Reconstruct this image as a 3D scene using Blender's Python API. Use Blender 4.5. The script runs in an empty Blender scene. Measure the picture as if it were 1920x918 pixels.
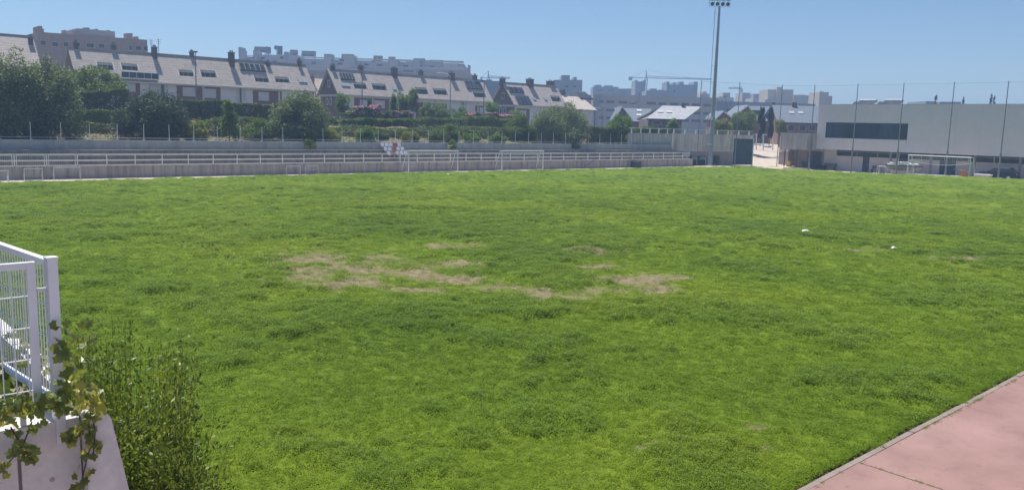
import bpy, math, random
import numpy as np
from mathutils import Vector, Matrix

# ------------------------------------------------------------------ camera
rng = np.random.default_rng(7)
random.seed(7)
sc = bpy.context.scene
col = sc.collection
FPX, PPX, PPY, HC, AZ = 1555.0, 960.0, 459.0, 4.7, math.radians(48)   # focal (px of 1920), principal point, eye height, heading
VPV = (671.0, 11300.0)                                               # vanishing point of the verticals

def _cam():
    d = np.array([VPV[0] - PPX, -(VPV[1] - PPY), -FPX]); up = -d / np.linalg.norm(d)
    fw = np.array([0, 0, -1.0]); fh = fw - up * fw.dot(up); fh /= np.linalg.norm(fh)
    r = np.cross(fh, up); c, s = math.cos(AZ), math.sin(AZ)
    return np.stack([c * fh + s * r, s * fh - c * r, up])
CM = _cam()
FWD = np.array([math.cos(AZ), math.sin(AZ), 0]); RGT = np.array([math.sin(AZ), -math.cos(AZ), 0])
cam = bpy.data.objects.new('camera', bpy.data.cameras.new('camera')); col.objects.link(cam)
cam.data.sensor_width = 36; cam.data.lens = FPX / 1920 * 36; cam.data.clip_start = 0.1; cam.data.clip_end = 9000
mw = np.eye(4); mw[:3, :3] = CM; mw[2, 3] = HC
cam.matrix_world = Matrix(mw.tolist()); sc.camera = cam

# ------------------------------------------------------------------ sky, sun, exposure
SUN_EL = math.radians(66)
w = bpy.data.worlds.new('World'); sc.world = w; w.use_nodes = True
nt = w.node_tree; sky = nt.nodes.new('ShaderNodeTexSky'); sky.sky_type = 'NISHITA'; sky.sun_disc = False
sky.sun_elevation = SUN_EL; sky.sun_rotation = 0.0; sky.air_density = 1.0; sky.dust_density = 0.0; sky.ozone_density = 6.0; sky.altitude = 600
bg = nt.nodes['Background']; bg.inputs['Strength'].default_value = 0.075
nt.links.new(sky.outputs[0], bg.inputs['Color'])
sun = bpy.data.objects.new('sun', bpy.data.lights.new('sun', 'SUN')); col.objects.link(sun)
sun.data.energy = 5.0; sun.data.angle = math.radians(0.5); sun.data.color = (1, .955, .88)
sun.rotation_euler = Vector((0, math.cos(SUN_EL), math.sin(SUN_EL))).to_track_quat('Z', 'Y').to_euler()
sun.location = (0, 60, 120)
sc.view_settings.view_transform = 'Standard'; sc.view_settings.look = 'None'; sc.view_settings.gamma = 1
sc.view_settings.exposure = 0.5; sc.view_settings.use_curve_mapping = False
sc.render.engine = 'CYCLES'
sc.cycles.max_bounces = 6; sc.cycles.diffuse_bounces = 3; sc.cycles.glossy_bounces = 2; sc.cycles.transmission_bounces = 4
sc.cycles.transparent_max_bounces = 8; sc.cycles.volume_bounces = 0; sc.cycles.use_denoising = True
sc.cycles.caustics_reflective = False; sc.cycles.caustics_refractive = False

# ------------------------------------------------------------------ pixel -> place
def ray(x, y): return CM @ np.array([x - PPX, -(y - PPY), -FPX])
CP = np.array([0, 0, HC])
def atz(x, y, z): r = ray(x, y); return CP + r * (z - HC) / r[2]
def atv(x, y, v): r = ray(x, y); return CP + r * v / r[1]
def atu(x, y, u): r = ray(x, y); return CP + r * u / r[0]
class Frame:                       # an upright plane seen by the camera: 'V' runs along the pitch, 'F' faces the camera heading
    def __init__(s, kind, d):
        s.d = d
        s.n, s.xa, s.rot = (np.array([0, 1.0, 0]), np.array([1.0, 0, 0]), 0.0) if kind == 'V' else (FWD, RGT, AZ - math.pi / 2)
    def px(s, x, y):
        r = ray(x, y); p = CP + r * s.d / r.dot(s.n); return float(p.dot(s.xa)), float(p[2])

# ------------------------------------------------------------------ mesh helpers
LOC = {}
class MB:
    def __init__(s): s.v = []; s.f = []
    def add(s, vs, fs):
        o = len(s.v); s.v += [tuple(map(float, p)) for p in vs]; s.f += [tuple(i + o for i in f) for f in fs]; return s
    def box(s, x0, x1, y0, y1, z0, z1):
        return s.add([(x0,y0,z0),(x1,y0,z0),(x1,y1,z0),(x0,y1,z0),(x0,y0,z1),(x1,y0,z1),(x1,y1,z1),(x0,y1,z1)],
                     [(0,3,2,1),(4,5,6,7),(0,1,5,4),(1,2,6,5),(2,3,7,6),(3,0,4,7)])
    def hexa(s, lo, hi):           # 4 lower and 4 upper corners, both counter-clockwise from above
        return s.add(list(lo) + list(hi), [(0,3,2,1),(4,5,6,7),(0,1,5,4),(1,2,6,5),(2,3,7,6),(3,0,4,7)])
    def obox(s, c, size, rz):
        a, b = math.cos(rz), math.sin(rz); hx, hy = size[0] / 2, size[1] / 2
        q = [(c[0] + a*x - b*y, c[1] + b*x + a*y) for x, y in ((-hx,-hy),(hx,-hy),(hx,hy),(-hx,hy))]
        return s.hexa([(x, y, c[2]) for x, y in q], [(x, y, c[2] + size[2]) for x, y in q])
    def prism(s, poly, ext):       # planar polygon pushed along a vector
        n = len(poly); e = np.array(ext, float)
        return s.add(list(poly) + [tuple(np.array(p) + e) for p in poly],
                     [tuple(range(n))[::-1], tuple(range(n, 2*n))] + [(i, (i+1) % n, n + (i+1) % n, n + i) for i in range(n)])
    def tube(s, p, q, r0, r1=None, n=6, cap=True):
        r1 = r0 if r1 is None else r1; p = np.array(p, float); q = np.array(q, float); d = q - p; L = np.linalg.norm(d)
        if L < 1e-6: return s
        d /= L; a = np.cross(d, (0, 0, 1.0)) if abs(d[2]) < .95 else np.cross(d, (1.0, 0, 0)); a /= np.linalg.norm(a); b = np.cross(d, a)
        c = [(math.cos(2*math.pi*i/n), math.sin(2*math.pi*i/n)) for i in range(n)]
        vs = [p + r0*(a*x + b*y) for x, y in c] + [q + r1*(a*x + b*y) for x, y in c]
        fs = [(i, (i+1) % n, n + (i+1) % n, n + i) for i in range(n)]
        if cap: fs += [tuple(range(n))[::-1], tuple(range(n, 2*n))]
        return s.add(vs, fs)
    def path(s, pts, r, n=6):
        for a, b in zip(pts[:-1], pts[1:]): s.tube(a, b, r, n=n)
        return s
    def mesh(s, name):
        m = bpy.data.meshes.new(name); m.from_pydata(s.v, [], s.f); m.update(); return m
    def build(s, name, mat, parent=None, smooth=False, local=False):
        if parent is not None and not local:
            o = np.array(LOC.get(parent.name, (0, 0, 0))); s.v = [tuple(np.array(p) - o) for p in s.v]
        m = s.mesh(name)
        if mat: m.materials.append(mat)
        if smooth: m.polygons.foreach_set('use_smooth', [True] * len(m.polygons))
        return put(name, m, parent)
def put(name, m, parent=None):
    o = bpy.data.objects.new(name, m); col.objects.link(o)
    if parent is not None:
        o.parent = parent; LOC[o.name] = LOC.get(parent.name, (0, 0, 0))
    return o
def tag(o, label=None, cat=None, group=None, kind=None):
    if label: o['label'] = label
    if cat: o['category'] = cat
    if group: o['group'] = group
    if kind: o['kind'] = kind
    return o
def thing(name, label, cat, loc=(0, 0, 0), rz=0.0, group=None):
    o = bpy.data.objects.new(name, None); col.objects.link(o); o.empty_display_size = .3
    o.location = tuple(map(float, loc)); o.rotation_euler = (0, 0, rz); LOC[o.name] = tuple(map(float, loc))
    return tag(o, label, cat, group)
def dup(o, loc=None, rz=None, label=None, parent=None):
    c = o.copy(); col.objects.link(c)
    if parent is not None: c.parent = parent
    if loc is not None: c.location = loc
    if rz is not None: c.rotation_euler = (0, 0, rz)
    if label: c['label'] = label
    for ch in [x for x in bpy.data.objects if x.parent == o]: dup(ch, parent=c)
    return c
def fastmesh(name, verts, faces_n, idx, mat, smooth=False):
    m = bpy.data.meshes.new(name); verts = np.asarray(verts, np.float32); idx = np.asarray(idx, np.int32).ravel()
    nf = len(idx) // faces_n
    m.vertices.add(len(verts)); m.vertices.foreach_set('co', verts.ravel())
    m.loops.add(len(idx)); m.loops.foreach_set('vertex_index', idx)
    m.polygons.add(nf); m.polygons.foreach_set('loop_start', np.arange(0, len(idx), faces_n, dtype=np.int32))
    m.polygons.foreach_set('loop_total', np.full(nf, faces_n, np.int32))
    if smooth: m.polygons.foreach_set('use_smooth', np.ones(nf, bool))
    m.update(calc_edges=True); m.validate()
    if mat: m.materials.append(mat)
    return m

# ------------------------------------------------------------------ noise
def vnoise(x, y, seed=0):
    x = np.asarray(x, float); y = np.asarray(y, float)
    xi = np.floor(x).astype(np.int64); yi = np.floor(y).astype(np.int64); fx = x - xi; fy = y - yi
    fx = fx*fx*(3 - 2*fx); fy = fy*fy*(3 - 2*fy)
    def h(a, b):
        n = (a*374761393 + b*668265263 + seed*974711) & 0x7fffffff
        n = ((n ^ (n >> 13)) * 1274126177) & 0x7fffffff
        return ((n ^ (n >> 16)) & 0xffff) / 65535.0
    return (h(xi,yi)*(1-fx) + h(xi+1,yi)*fx)*(1-fy) + (h(xi,yi+1)*(1-fx) + h(xi+1,yi+1)*fx)*fy
def fbm(x, y, seed=0, oct=4):
    t = 0; a = .5; n = 0
    for k in range(oct):
        t = t + a*vnoise(x*2**k + 17*k, y*2**k - 9*k, seed + k); n += a; a *= .55
    return t / n
def sstep(a, b, x): t = np.clip((np.asarray(x, float) - a) / (b - a), 0, 1); return t*t*(3 - 2*t)

# ------------------------------------------------------------------ materials
MATS = {}
def nodes(name):
    m = bpy.data.materials.new(name); m.use_nodes = True; t = m.node_tree
    return m, t, t.nodes['Principled BSDF'], t.nodes, t.links
def ramp(N, stops):
    r = N.new('ShaderNodeValToRGB'); e = r.color_ramp.elements
    while len(e) < len(stops): e.new(.5)
    for q, (p, c) in zip(e, stops): q.position = p; q.color = (*c, 1)
    return r
def mixc(N, L, fac, a, b, mode='MIX'):
    x = N.new('ShaderNodeMix'); x.data_type = 'RGBA'; x.blend_type = mode
    for i, v in ((0, fac), (6, a), (7, b)):
        if hasattr(v, 'is_output'): L.new(v, x.inputs[i])
        elif i == 0: x.inputs[0].default_value = v
        else: x.inputs[i].default_value = (*v, 1)
    return x.outputs[2]
def noise(N, L, scale, detail=5, sc3=(1, 1, 1), rough=.6, world=True):
    tc = N.new('ShaderNodeNewGeometry' if world else 'ShaderNodeTexCoord'); mp = N.new('ShaderNodeMapping'); mp.inputs['Scale'].default_value = sc3
    L.new(tc.outputs['Position' if world else 'Object'], mp.inputs['Vector'])
    n = N.new('ShaderNodeTexNoise'); n.inputs['Scale'].default_value = scale; n.inputs['Detail'].default_value = detail; n.inputs['Roughness'].default_value = rough
    L.new(mp.outputs[0], n.inputs['Vector']); return n.outputs['Fac']
def bump(N, L, b, h, strength=.3, dist=.02):
    k = N.new('ShaderNodeBump'); k.inputs['Strength'].default_value = strength; k.inputs['Distance'].default_value = dist
    L.new(h, k.inputs['Height']); L.new(k.outputs[0], b.inputs['Normal'])
def plain(name, c, rough=.6, var=.18, scale=2.0, metal=0.0, spec=.3, sc3=(1, 1, 1), bmp=0.0, bscale=40):
    m, t, b, N, L = nodes(name)
    lo = tuple(v*(1-var) for v in c); hi = tuple(min(1, v*(1+var)) for v in c)
    r = ramp(N, [(.3, lo), (.7, hi)]); L.new(noise(N, L, scale, 6, sc3), r.inputs[0]); L.new(r.outputs[0], b.inputs['Base Color'])
    b.inputs['Roughness'].default_value = rough; b.inputs['Metallic'].default_value = metal; b.inputs['Specular IOR Level'].default_value = spec
    if bmp: bump(N, L, b, noise(N, L, bscale, 6), bmp)
    MATS[name] = m; return m
def concrete(name, c, streak=.5, dark=.45, sx=2.2, lo=.82, hi=1.1):
    m, t, b, N, L = nodes(name)
    base = ramp(N, [(.3, tuple(v*lo for v in c)), (.7, tuple(v*hi for v in c))]); L.new(noise(N, L, .9, 8), base.inputs[0])
    st = ramp(N, [(.47, (0, 0, 0)), (.66, (1, 1, 1))]); L.new(noise(N, L, sx, 6, (1, 1, .07), .65), st.inputs[0])
    mu = N.new('ShaderNodeMath'); mu.operation = 'MULTIPLY'; mu.inputs[1].default_value = streak; L.new(st.outputs[0], mu.inputs[0])
    c2 = mixc(N, L, mu.outputs[0], base.outputs[0], tuple(v*dark for v in c))
    fine = ramp(N, [(.35, (.86, .86, .86)), (.65, (1, 1, 1))]); L.new(noise(N, L, 14, 6), fine.inputs[0])
    L.new(mixc(N, L, 1.0, c2, fine.outputs[0], 'MULTIPLY'), b.inputs['Base Color'])
    b.inputs['Roughness'].default_value = .9; b.inputs['Specular IOR Level'].default_value = .2; bump(N, L, b, noise(N, L, 25, 6), .25)
    MATS[name] = m; return m
def tiles(name, c, rows=3.2):          # courses of roof tiles: fine horizontal rows with broken colour
    m, t, b, N, L = nodes(name)
    g = N.new('ShaderNodeNewGeometry'); s = N.new('ShaderNodeSeparateXYZ'); L.new(g.outputs['Position'], s.inputs[0])
    mu = N.new('ShaderNodeMath'); mu.operation = 'MULTIPLY'; mu.inputs[1].default_value = rows; L.new(s.outputs['Z'], mu.inputs[0])
    fr = N.new('ShaderNodeMath'); fr.operation = 'FRACT'; L.new(mu.outputs[0], fr.inputs[0])
    row = ramp(N, [(0, (.62, .62, .62)), (.22, (1, 1, 1)), (.9, (.95, .95, .95)), (1, (.7, .7, .7))]); L.new(fr.outputs[0], row.inputs[0])
    r = ramp(N, [(.3, tuple(v*.8 for v in c)), (.7, tuple(v*1.15 for v in c))]); L.new(noise(N, L, 1.3, 8, (1, 1, 3)), r.inputs[0])
    L.new(mixc(N, L, 1.0, r.outputs[0], row.outputs[0], 'MULTIPLY'), b.inputs['Base Color'])
    b.inputs['Roughness'].default_value = .85; bump(N, L, b, fr.outputs[0], .5, .05); MATS[name] = m; return m
def brick(name, c, mortar=(.42, .38, .35)):
    m, t, b, N, L = nodes(name)
    tc = N.new('ShaderNodeNewGeometry'); se = N.new('ShaderNodeSeparateXYZ'); L.new(tc.outputs['Position'], se.inputs[0])
    ad = N.new('ShaderNodeMath'); L.new(se.outputs[0], ad.inputs[0]); L.new(se.outputs[1], ad.inputs[1])
    cb = N.new('ShaderNodeCombineXYZ'); L.new(ad.outputs[0], cb.inputs[0]); L.new(se.outputs[2], cb.inputs[1])
    br = N.new('ShaderNodeTexBrick'); br.inputs['Scale'].default_value = 4.0; br.inputs['Mortar Size'].default_value = .012
    br.inputs['Color1'].default_value = (*[v*.85 for v in c], 1); br.inputs['Color2'].default_value = (*[v*1.12 for v in c], 1); br.inputs['Mortar'].default_value = (*mortar, 1)
    L.new(cb.outputs[0], br.inputs['Vector'])
    fine = ramp(N, [(.3, (.85, .85, .85)), (.7, (1.0, 1.0, 1.0))]); L.new(noise(N, L, 1.5, 6), fine.inputs[0])
    L.new(mixc(N, L, 1.0, br.outputs[0], fine.outputs[0], 'MULTIPLY'), b.inputs['Base Color']); b.inputs['Roughness'].default_value = .88
    MATS[name] = m; return m
def leafmat(name, a, c, transl=.35, rough=.55, gloss=.35):
    m, t, b, N, L = nodes(name)
    g = N.new('ShaderNodeNewGeometry'); r = ramp(N, [(0, a), (1, c)]); L.new(g.outputs['Random Per Island'], r.inputs[0])
    nz = ramp(N, [(.3, (.72, .72, .72)), (.7, (1.1, 1.1, 1.1))]); L.new(noise(N, L, .8, 4), nz.inputs[0])
    cc = mixc(N, L, 1.0, r.outputs[0], nz.outputs[0], 'MULTIPLY')
    L.new(cc, b.inputs['Base Color']); b.inputs['Roughness'].default_value = rough; b.inputs['Specular IOR Level'].default_value = gloss
    tr = N.new('ShaderNodeBsdfTranslucent'); L.new(mixc(N, L, 1.0, cc, (1.25, 1.25, .55), 'MULTIPLY'), tr.inputs[0])
    mx = N.new('ShaderNodeMixShader'); mx.inputs[0].default_value = transl; L.new(b.outputs[0], mx.inputs[1]); L.new(tr.outputs[0], mx.inputs[2])
    L.new(mx.outputs[0], N['Material Output'].inputs['Surface']); MATS[name] = m; return m

plain('white_paint', (.74, .75, .78), .45, .06, 3)
plain('white_wall', (.83, .8, .79), .85, .07, .8)
plain('cream', (.62, .57, .5), .85, .08, .8)
plain('trim', (.68, .65, .6), .8, .06, 1)
plain('galv', (.55, .56, .58), .45, .12, 6, .5)
plain('railing_paint', (.8, .79, .78), .55, .12, 4)
plain('flood_paint', (.3, .34, .39), .5, .12, 2, .3)
plain('dark_metal', (.06, .065, .075), .5, .2, 3)
plain('pole_grey', (.22, .235, .25), .5, .15, 2, .2)
plain('gate_blue', (.06, .085, .12), .6, .2, 2)
plain('shutter', (.72, .72, .74), .6, .05, 2)
plain('yellow_plastic', (.62, .42, .04), .5, .1, 3)
plain('red_plastic', (.45, .16, .17), .45, .1, 3)
plain('seat_white', (.75, .74, .76), .45, .06, 6)
plain('wood', (.28, .21, .13), .8, .25, 3, sc3=(1, 1, 8))
plain('bark', (.11, .085, .065), .95, .3, 6, bmp=.6)
plain('tarp', (.34, .42, .5), .7, .15, 2)
plain('rubble', (.68, .67, .66), .9, .15, 9, bmp=.5)
plain('rubber', (.02, .02, .022), .8, .2, 5)
plain('car_paint', (.012, .018, .035), .25, .1, 2, .3, .5)
plain('silver_paint', (.5, .52, .55), .3, .08, 2, .5, .5)
plain('net_white', (.55, .57, .6), .8, .1, 3)
plain('net_dark', (.16, .2, .2), .8, .1, 3)
plain('haze_tan', (.5, .43, .35), .9, .1, .05)
plain('far_grey', (.27, .3, .34), .9, .12, .06)
plain('far_pale', (.36, .37, .4), .9, .1, .06)
plain('far_pink', (.47, .4, .36), .9, .1, .06)
plain('far_dark', (.09, .1, .13), .9, .2, .1)
plain('litter', (.8, .8, .8), .7, .08, 9)
plain('mat_pale', (.6, .55, .45), .9, .15, 4)
plain('orange_brown', (.4, .19, .09), .8, .2, 4)
plain('skip_paint', (.42, .38, .36), .75, .25, 2)
plain('lamp_head', (.75, .77, .8), .35, .05, 3)
plain('blossom', (.72, .42, .47), .8, .25, 6)
concrete('concrete', (.53, .45, .415), .85, .42, 2.4)
concrete('corner_concrete', (.75, .65, .63), .7, .5, 1.6)
concrete('step_concrete', (.3, .265, .25), .6, .5, 2.4)
concrete('concrete_pale', (.5, .48, .47), .4, .55, 1.2)
concrete('concrete_near', (.74, .7, .68), .5, .66, 3.0)
concrete('cladding', (.86, .755, .8), .16, .84, .35, .95, 1.02)
concrete('canopy_concrete', (.6, .53, .51), .8, .28, .9)
concrete('plinth', (.48, .37, .36), .35, .6, 1.5)
tiles('roof_tan', (.56, .48, .425)); tiles('roof_grey', (.4, .41, .43)); tiles('roof_slate', (.17, .2, .25)); tiles('roof_cream', (.48, .45, .41))
brick('brick_red', (.26, .12, .085)); brick('brick_brown', (.2, .13, .11)); brick('brick_pink', (.4, .3, .26)); brick('brick_dark', (.13, .1, .1))
def glass(name, c, rough=.12):
    m, t, b, N, L = nodes(name); r = ramp(N, [(.35, tuple(v*.6 for v in c)), (.65, tuple(v*1.4 for v in c))])
    L.new(noise(N, L, .5, 3, (1, 1, .25)), r.inputs[0]); L.new(r.outputs[0], b.inputs['Base Color'])
    b.inputs['Roughness'].default_value = rough; b.inputs['Specular IOR Level'].default_value = .5; MATS[name] = m; return m
glass('glass', (.03, .036, .045)); glass('glass_blue', (.03, .05, .085), .2); glass('solar', (.035, .05, .08), .7); MATS['solar'].node_tree.nodes['Principled BSDF'].inputs['Specular IOR Level'].default_value = .12
leafmat('leaf_olive', (.105, .15, .08), (.27, .33, .19), .33)
leafmat('leaf_dark', (.07, .115, .04), (.18, .25, .085), .32)
leafmat('leaf_pine', (.04, .075, .045), (.1, .145, .075), .2)
leafmat('leaf_fresh', (.09, .17, .035), (.2, .3, .06), .45)
leafmat('leaf_mid', (.07, .125, .03), (.19, .26, .07), .4)
leafmat('leaf_yellow', (.16, .2, .04), (.28, .3, .07), .45)
leafmat('leaf_bush', (.055, .1, .018), (.25, .3, .05), .4, .45)
leafmat('leaf_ivy', (.09, .14, .04), (.25, .28, .07), .45, .4, .5)
leafmat('leaf_ivy_yellow', (.3, .31, .07), (.45, .42, .12), .5, .5)
leafmat('leaf_cypress', (.018, .035, .02), (.045, .07, .035), .1)
leafmat('dry_grass', (.17, .14, .08), (.28, .23, .14), .3, .9)
M = MATS

# ================================================================== THE SETTING
# ---- heights
U0, U1, V0, V1 = 1.4, 109.4, 5.3, 65.0           # the pitch
def dip(u, v): return -.38 * sstep(92, 109, u) * sstep(36, 56, v) * (1 - sstep(60, 70, v))
def ground_h(u, v):
    u = np.asarray(u, float); v = np.asarray(v, float)
    bank = 2.35 + 2.1 * sstep(72, 91, v) + 0.25 * sstep(91, 130, v)
    right = 0.0 + 2.2 * sstep(66, 92, v)                                   # behind the gate the ground climbs
    k = sstep(93, 99, u); up = np.where(v > 71.4, bank*(1-k) + right*k, -.25)
    far = sstep(150, 420, np.hypot(u, v))
    z = np.where(v > 71.4, up, np.where((u > 99) & (v > 60), right - .25*(1 - sstep(66, 70, v)), -.25 + dip(u, v)))
    rough = (fbm(u*.8, v*.8, 5) - .5) * .5 * sstep(72, 75, v) * (1 - sstep(94, 100, v)) * (1 - k)
    return z*(1-far) + 3.4*far*np.where(v > 40, 1, 0) + rough

# ---- one sheet of ground to the horizon
gu = np.unique(np.concatenate([np.linspace(-4000, -60, 22), np.linspace(-60, 0, 25), np.arange(0, 130, .8), np.linspace(130, 260, 30), np.linspace(260, 5000, 26)]))
gv = np.unique(np.concatenate([np.linspace(-2500, -20, 10), np.linspace(-20, 60, 25), np.arange(60, 71.2, 1.0), [71.39, 71.41], np.arange(72, 118, .8), np.linspace(118, 260, 26), np.linspace(260, 5000, 26)]))
GU, GV = np.meshgrid(gu, gv, indexing='ij'); GZ = ground_h(GU, GV)
nu, nv = len(gu), len(gv); ii = np.arange(nu*nv).reshape(nu, nv)
quads = np.stack([ii[:-1, :-1], ii[1:, :-1], ii[1:, 1:], ii[:-1, 1:]], -1).reshape(-1, 4)
m, t, b, N, L = nodes('soil')
r1 = ramp(N, [(.32, (.09, .065, .045)), (.5, (.16, .12, .08)), (.68, (.24, .185, .125))]); L.new(noise(N, L, .55, 8), r1.inputs[0])
gr = ramp(N, [(.5, (0, 0, 0)), (.62, (1, 1, 1))]); L.new(noise(N, L, .28, 6), gr.inputs[0])
L.new(mixc(N, L, gr.outputs[0], r1.outputs[0], (.13, .14, .05)), b.inputs['Base Color']); b.inputs['Roughness'].default_value = 1
bump(N, L, b, noise(N, L, 5, 8), .8, .08); MATS['soil'] = m
g = put('ground', fastmesh('ground', np.stack([GU, GV, GZ], -1).reshape(-1, 3), 4, quads, m, True)); tag(g, kind='structure')

# ---- sandy strip round the pitch
m, t, b, N, L = nodes('sand')
r1 = ramp(N, [(.3, (.4, .33, .27)), (.7, (.56, .48, .4))]); L.new(noise(N, L, 1.2, 8), r1.inputs[0]); L.new(r1.outputs[0], b.inputs['Base Color'])
b.inputs['Roughness'].default_value = 1; bump(N, L, b, noise(N, L, 20, 6), .4); MATS['sand'] = m
mb = MB()
for a in np.arange(0, 116, 4.0): mb.add([(a,60,-.08 + dip(a,60)),(a+4,60,-.08 + dip(a+4,60)),(a+4,67.6,-.03),(a,67.6,-.03)], [(0,1,2,3)])
uu = np.arange(96, 117, 1.0); vv = np.arange(0, 61, 1.5)
for a in uu:
    for c in vv:
        mb.add([(a+i, c+j, -.07 + float(dip(a+i, c+j))) for i, j in ((0,0),(1,0),(1,1.5),(0,1.5))], [(0,1,2,3)])
tag(mb.build('sand_strip', M['sand']), kind='structure')
mb = MB()                                             # sandy ramp climbing behind the gate, and the yard before it
for d0 in np.arange(111.0, 190.0, 2.0):
    row = []
    for d in (d0, d0 + 2.0):
        for x in np.linspace(1402, 1470, 5):
            q = ray(x, 300); p = CP + q*d/q.dot(FWD); row.append((p[0], p[1], float(ground_h(p[0], p[1])) + .12))
    mb.add(row, [(i, i+1, i+6, i+5) for i in range(4)])
tag(mb.build('access_ramp', M['sand']), kind='structure')

# ---- the pitch
BARE = [(640,506,120,16),(600,486,95,13),(720,482,45,7),(760,514,75,12),(590,528,60,8),(860,498,45,5),(790,542,50,6),(1000,548,70,9),(1120,545,70,11),(1200,528,60,13),(1240,545,40,9),
        (930,540,50,9),(1130,500,40,5),(1110,470,55,5),(850,462,45,4),(1215,842,26,5),(1830,485,45,4),(1620,470,50,3),(1420,800,20,4),(700,492,60,10),(660,535,70,8),(1270,520,35,6),
        (1050,562,60,6),(880,525,50,8),(1290,312,30,1.5),(1440,838,18,3)]
bare_w = []
for x, y, a, c in BARE:
    p = atz(x, y, 0); pu = atz(x + a*1.25, y, 0) - p; pd = atz(x, y + c*1.35, 0) - p
    bare_w.append((p[0], p[1], np.linalg.inv(np.array([[pu[0], pd[0]], [pu[1], pd[1]]]))))
def bare(u, v):
    s = np.zeros(np.shape(u))
    for a, c, iv in bare_w:
        du, dv = u - a, v - c; q = (iv[0,0]*du + iv[0,1]*dv)**2 + (iv[1,0]*du + iv[1,1]*dv)**2
        s = np.maximum(s, np.exp(-q*.8))
    n = fbm(u*1.3, v*1.3, 31, 5)
    return np.clip((s - .29 + (n - .5)*1.5) * 1.4, 0, 1) * (s > .1)
def clover(u, v):                                     # patches of clover and coarse weeds
    n = fbm(u*.32, v*.32, 11, 5); f = fbm(u*1.7, v*1.7, 13, 3)
    return sstep(.47, .6, n*.72 + f*.28)
def field_h(u, v):
    c = clover(u, v)
    return dip(u, v) + sstep(5.1, 6.3, v)*(.05*(fbm(u*.5, v*.5, 3) - .5) + .1*c*(.4 + fbm(u*3.1, v*3.1, 4, 3)) + .07*sstep(.5, .75, fbm(u*1.5, v*1.5, 44, 3)) - .03*bare(u, v) + .012*(vnoise(u*7, v*7, 9) - .5))
fu = np.arange(U0, U1, .14); fv = np.arange(V0, V1, .14)
FU, FV = np.meshgrid(fu, fv, indexing='ij')
FU2 = FU.copy(); FV2 = FV.copy()
FV2[:, 0] += .05*(vnoise(fu*3, fu*0, 21) - .35) + .03*(vnoise(fu*11, fu*0, 22) - .5)      # ragged edge along the kerb
FV2[:, -1] += .5*(vnoise(fu*.6, fu*0, 23) - .5) + .3*(vnoise(fu*2.5, fu*0, 24) - .5)
FU2[-1, :] += .5*(vnoise(fv*.6, fv*0, 25) - .5)
FZ = field_h(FU2, FV2); nu, nv = FU.shape; ii = np.arange(nu*nv).reshape(nu, nv)
quads = np.stack([ii[:-1, :-1], ii[1:, :-1], ii[1:, 1:], ii[:-1, 1:]], -1).reshape(-1, 4)
m, t, b, N, L = nodes('turf')
def att(n): a = N.new('ShaderNodeAttribute'); a.attribute_name = n; return a.outputs['Fac']
big = ramp(N, [(.3, (.106, .175, .012)), (.5, (.14, .212, .014)), (.7, (.18, .248, .022))]); L.new(noise(N, L, .11, 6), big.inputs[0])
med = ramp(N, [(.32, (.68, .74, .7)), (.52, (1, 1, 1)), (.7, (1.22, 1.14, 1.0))]); L.new(noise(N, L, 1.3, 8, rough=.7), med.inputs[0])
fin = ramp(N, [(.3, (.55, .58, .55)), (.7, (1.25, 1.22, 1.2))]); L.new(noise(N, L, 18, 8, rough=.75), fin.inputs[0])
c1 = mixc(N, L, 1.0, big.outputs[0], med.outputs[0], 'MULTIPLY'); c1 = mixc(N, L, 1.0, c1, fin.outputs[0], 'MULTIPLY')
wf = N.new('ShaderNodeMath'); wf.operation = 'MULTIPLY'; wf.inputs[1].default_value = .1; L.new(att('weed'), wf.inputs[0])
c1 = mixc(N, L, wf.outputs[0], c1, (.055, .105, .022))
so = ramp(N, [(.3, (.12, .1, .05)), (.55, (.23, .19, .11)), (.75, (.34, .28, .17))]); L.new(noise(N, L, 4, 8, rough=.7), so.inputs[0])
bf = ramp(N, [(.12, (0, 0, 0)), (.9, (1, 1, 1))])
ad = N.new('ShaderNodeMath'); ad.operation = 'MULTIPLY_ADD'; ad.inputs[1].default_value = 1.5; ad.inputs[2].default_value = -.72; L.new(noise(N, L, 7, 6, rough=.7), ad.inputs[0])
a2 = N.new('ShaderNodeMath'); L.new(att('bare'), a2.inputs[0]); L.new(ad.outputs[0], a2.inputs[1]); L.new(a2.outputs[0], bf.inputs[0])
L.new(mixc(N, L, bf.outputs[0], c1, so.outputs[0]), b.inputs['Base Color']); b.inputs['Roughness'].default_value = .95; b.inputs['Specular IOR Level'].default_value = .15
bump(N, L, b, noise(N, L, 14, 8, rough=.75), .9, .06); MATS['turf'] = m
fm = fastmesh('pitch', np.stack([FU2, FV2, FZ], -1).reshape(-1, 3), 4, quads, m, True)
for nme, arr in (('bare', bare(FU2, FV2)), ('weed', clover(FU2, FV2))):
    a = fm.attributes.new(nme, 'FLOAT', 'POINT'); a.data.foreach_set('value', np.asarray(arr, np.float32).ravel())
tag(put('pitch', fm), kind='structure')

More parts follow.
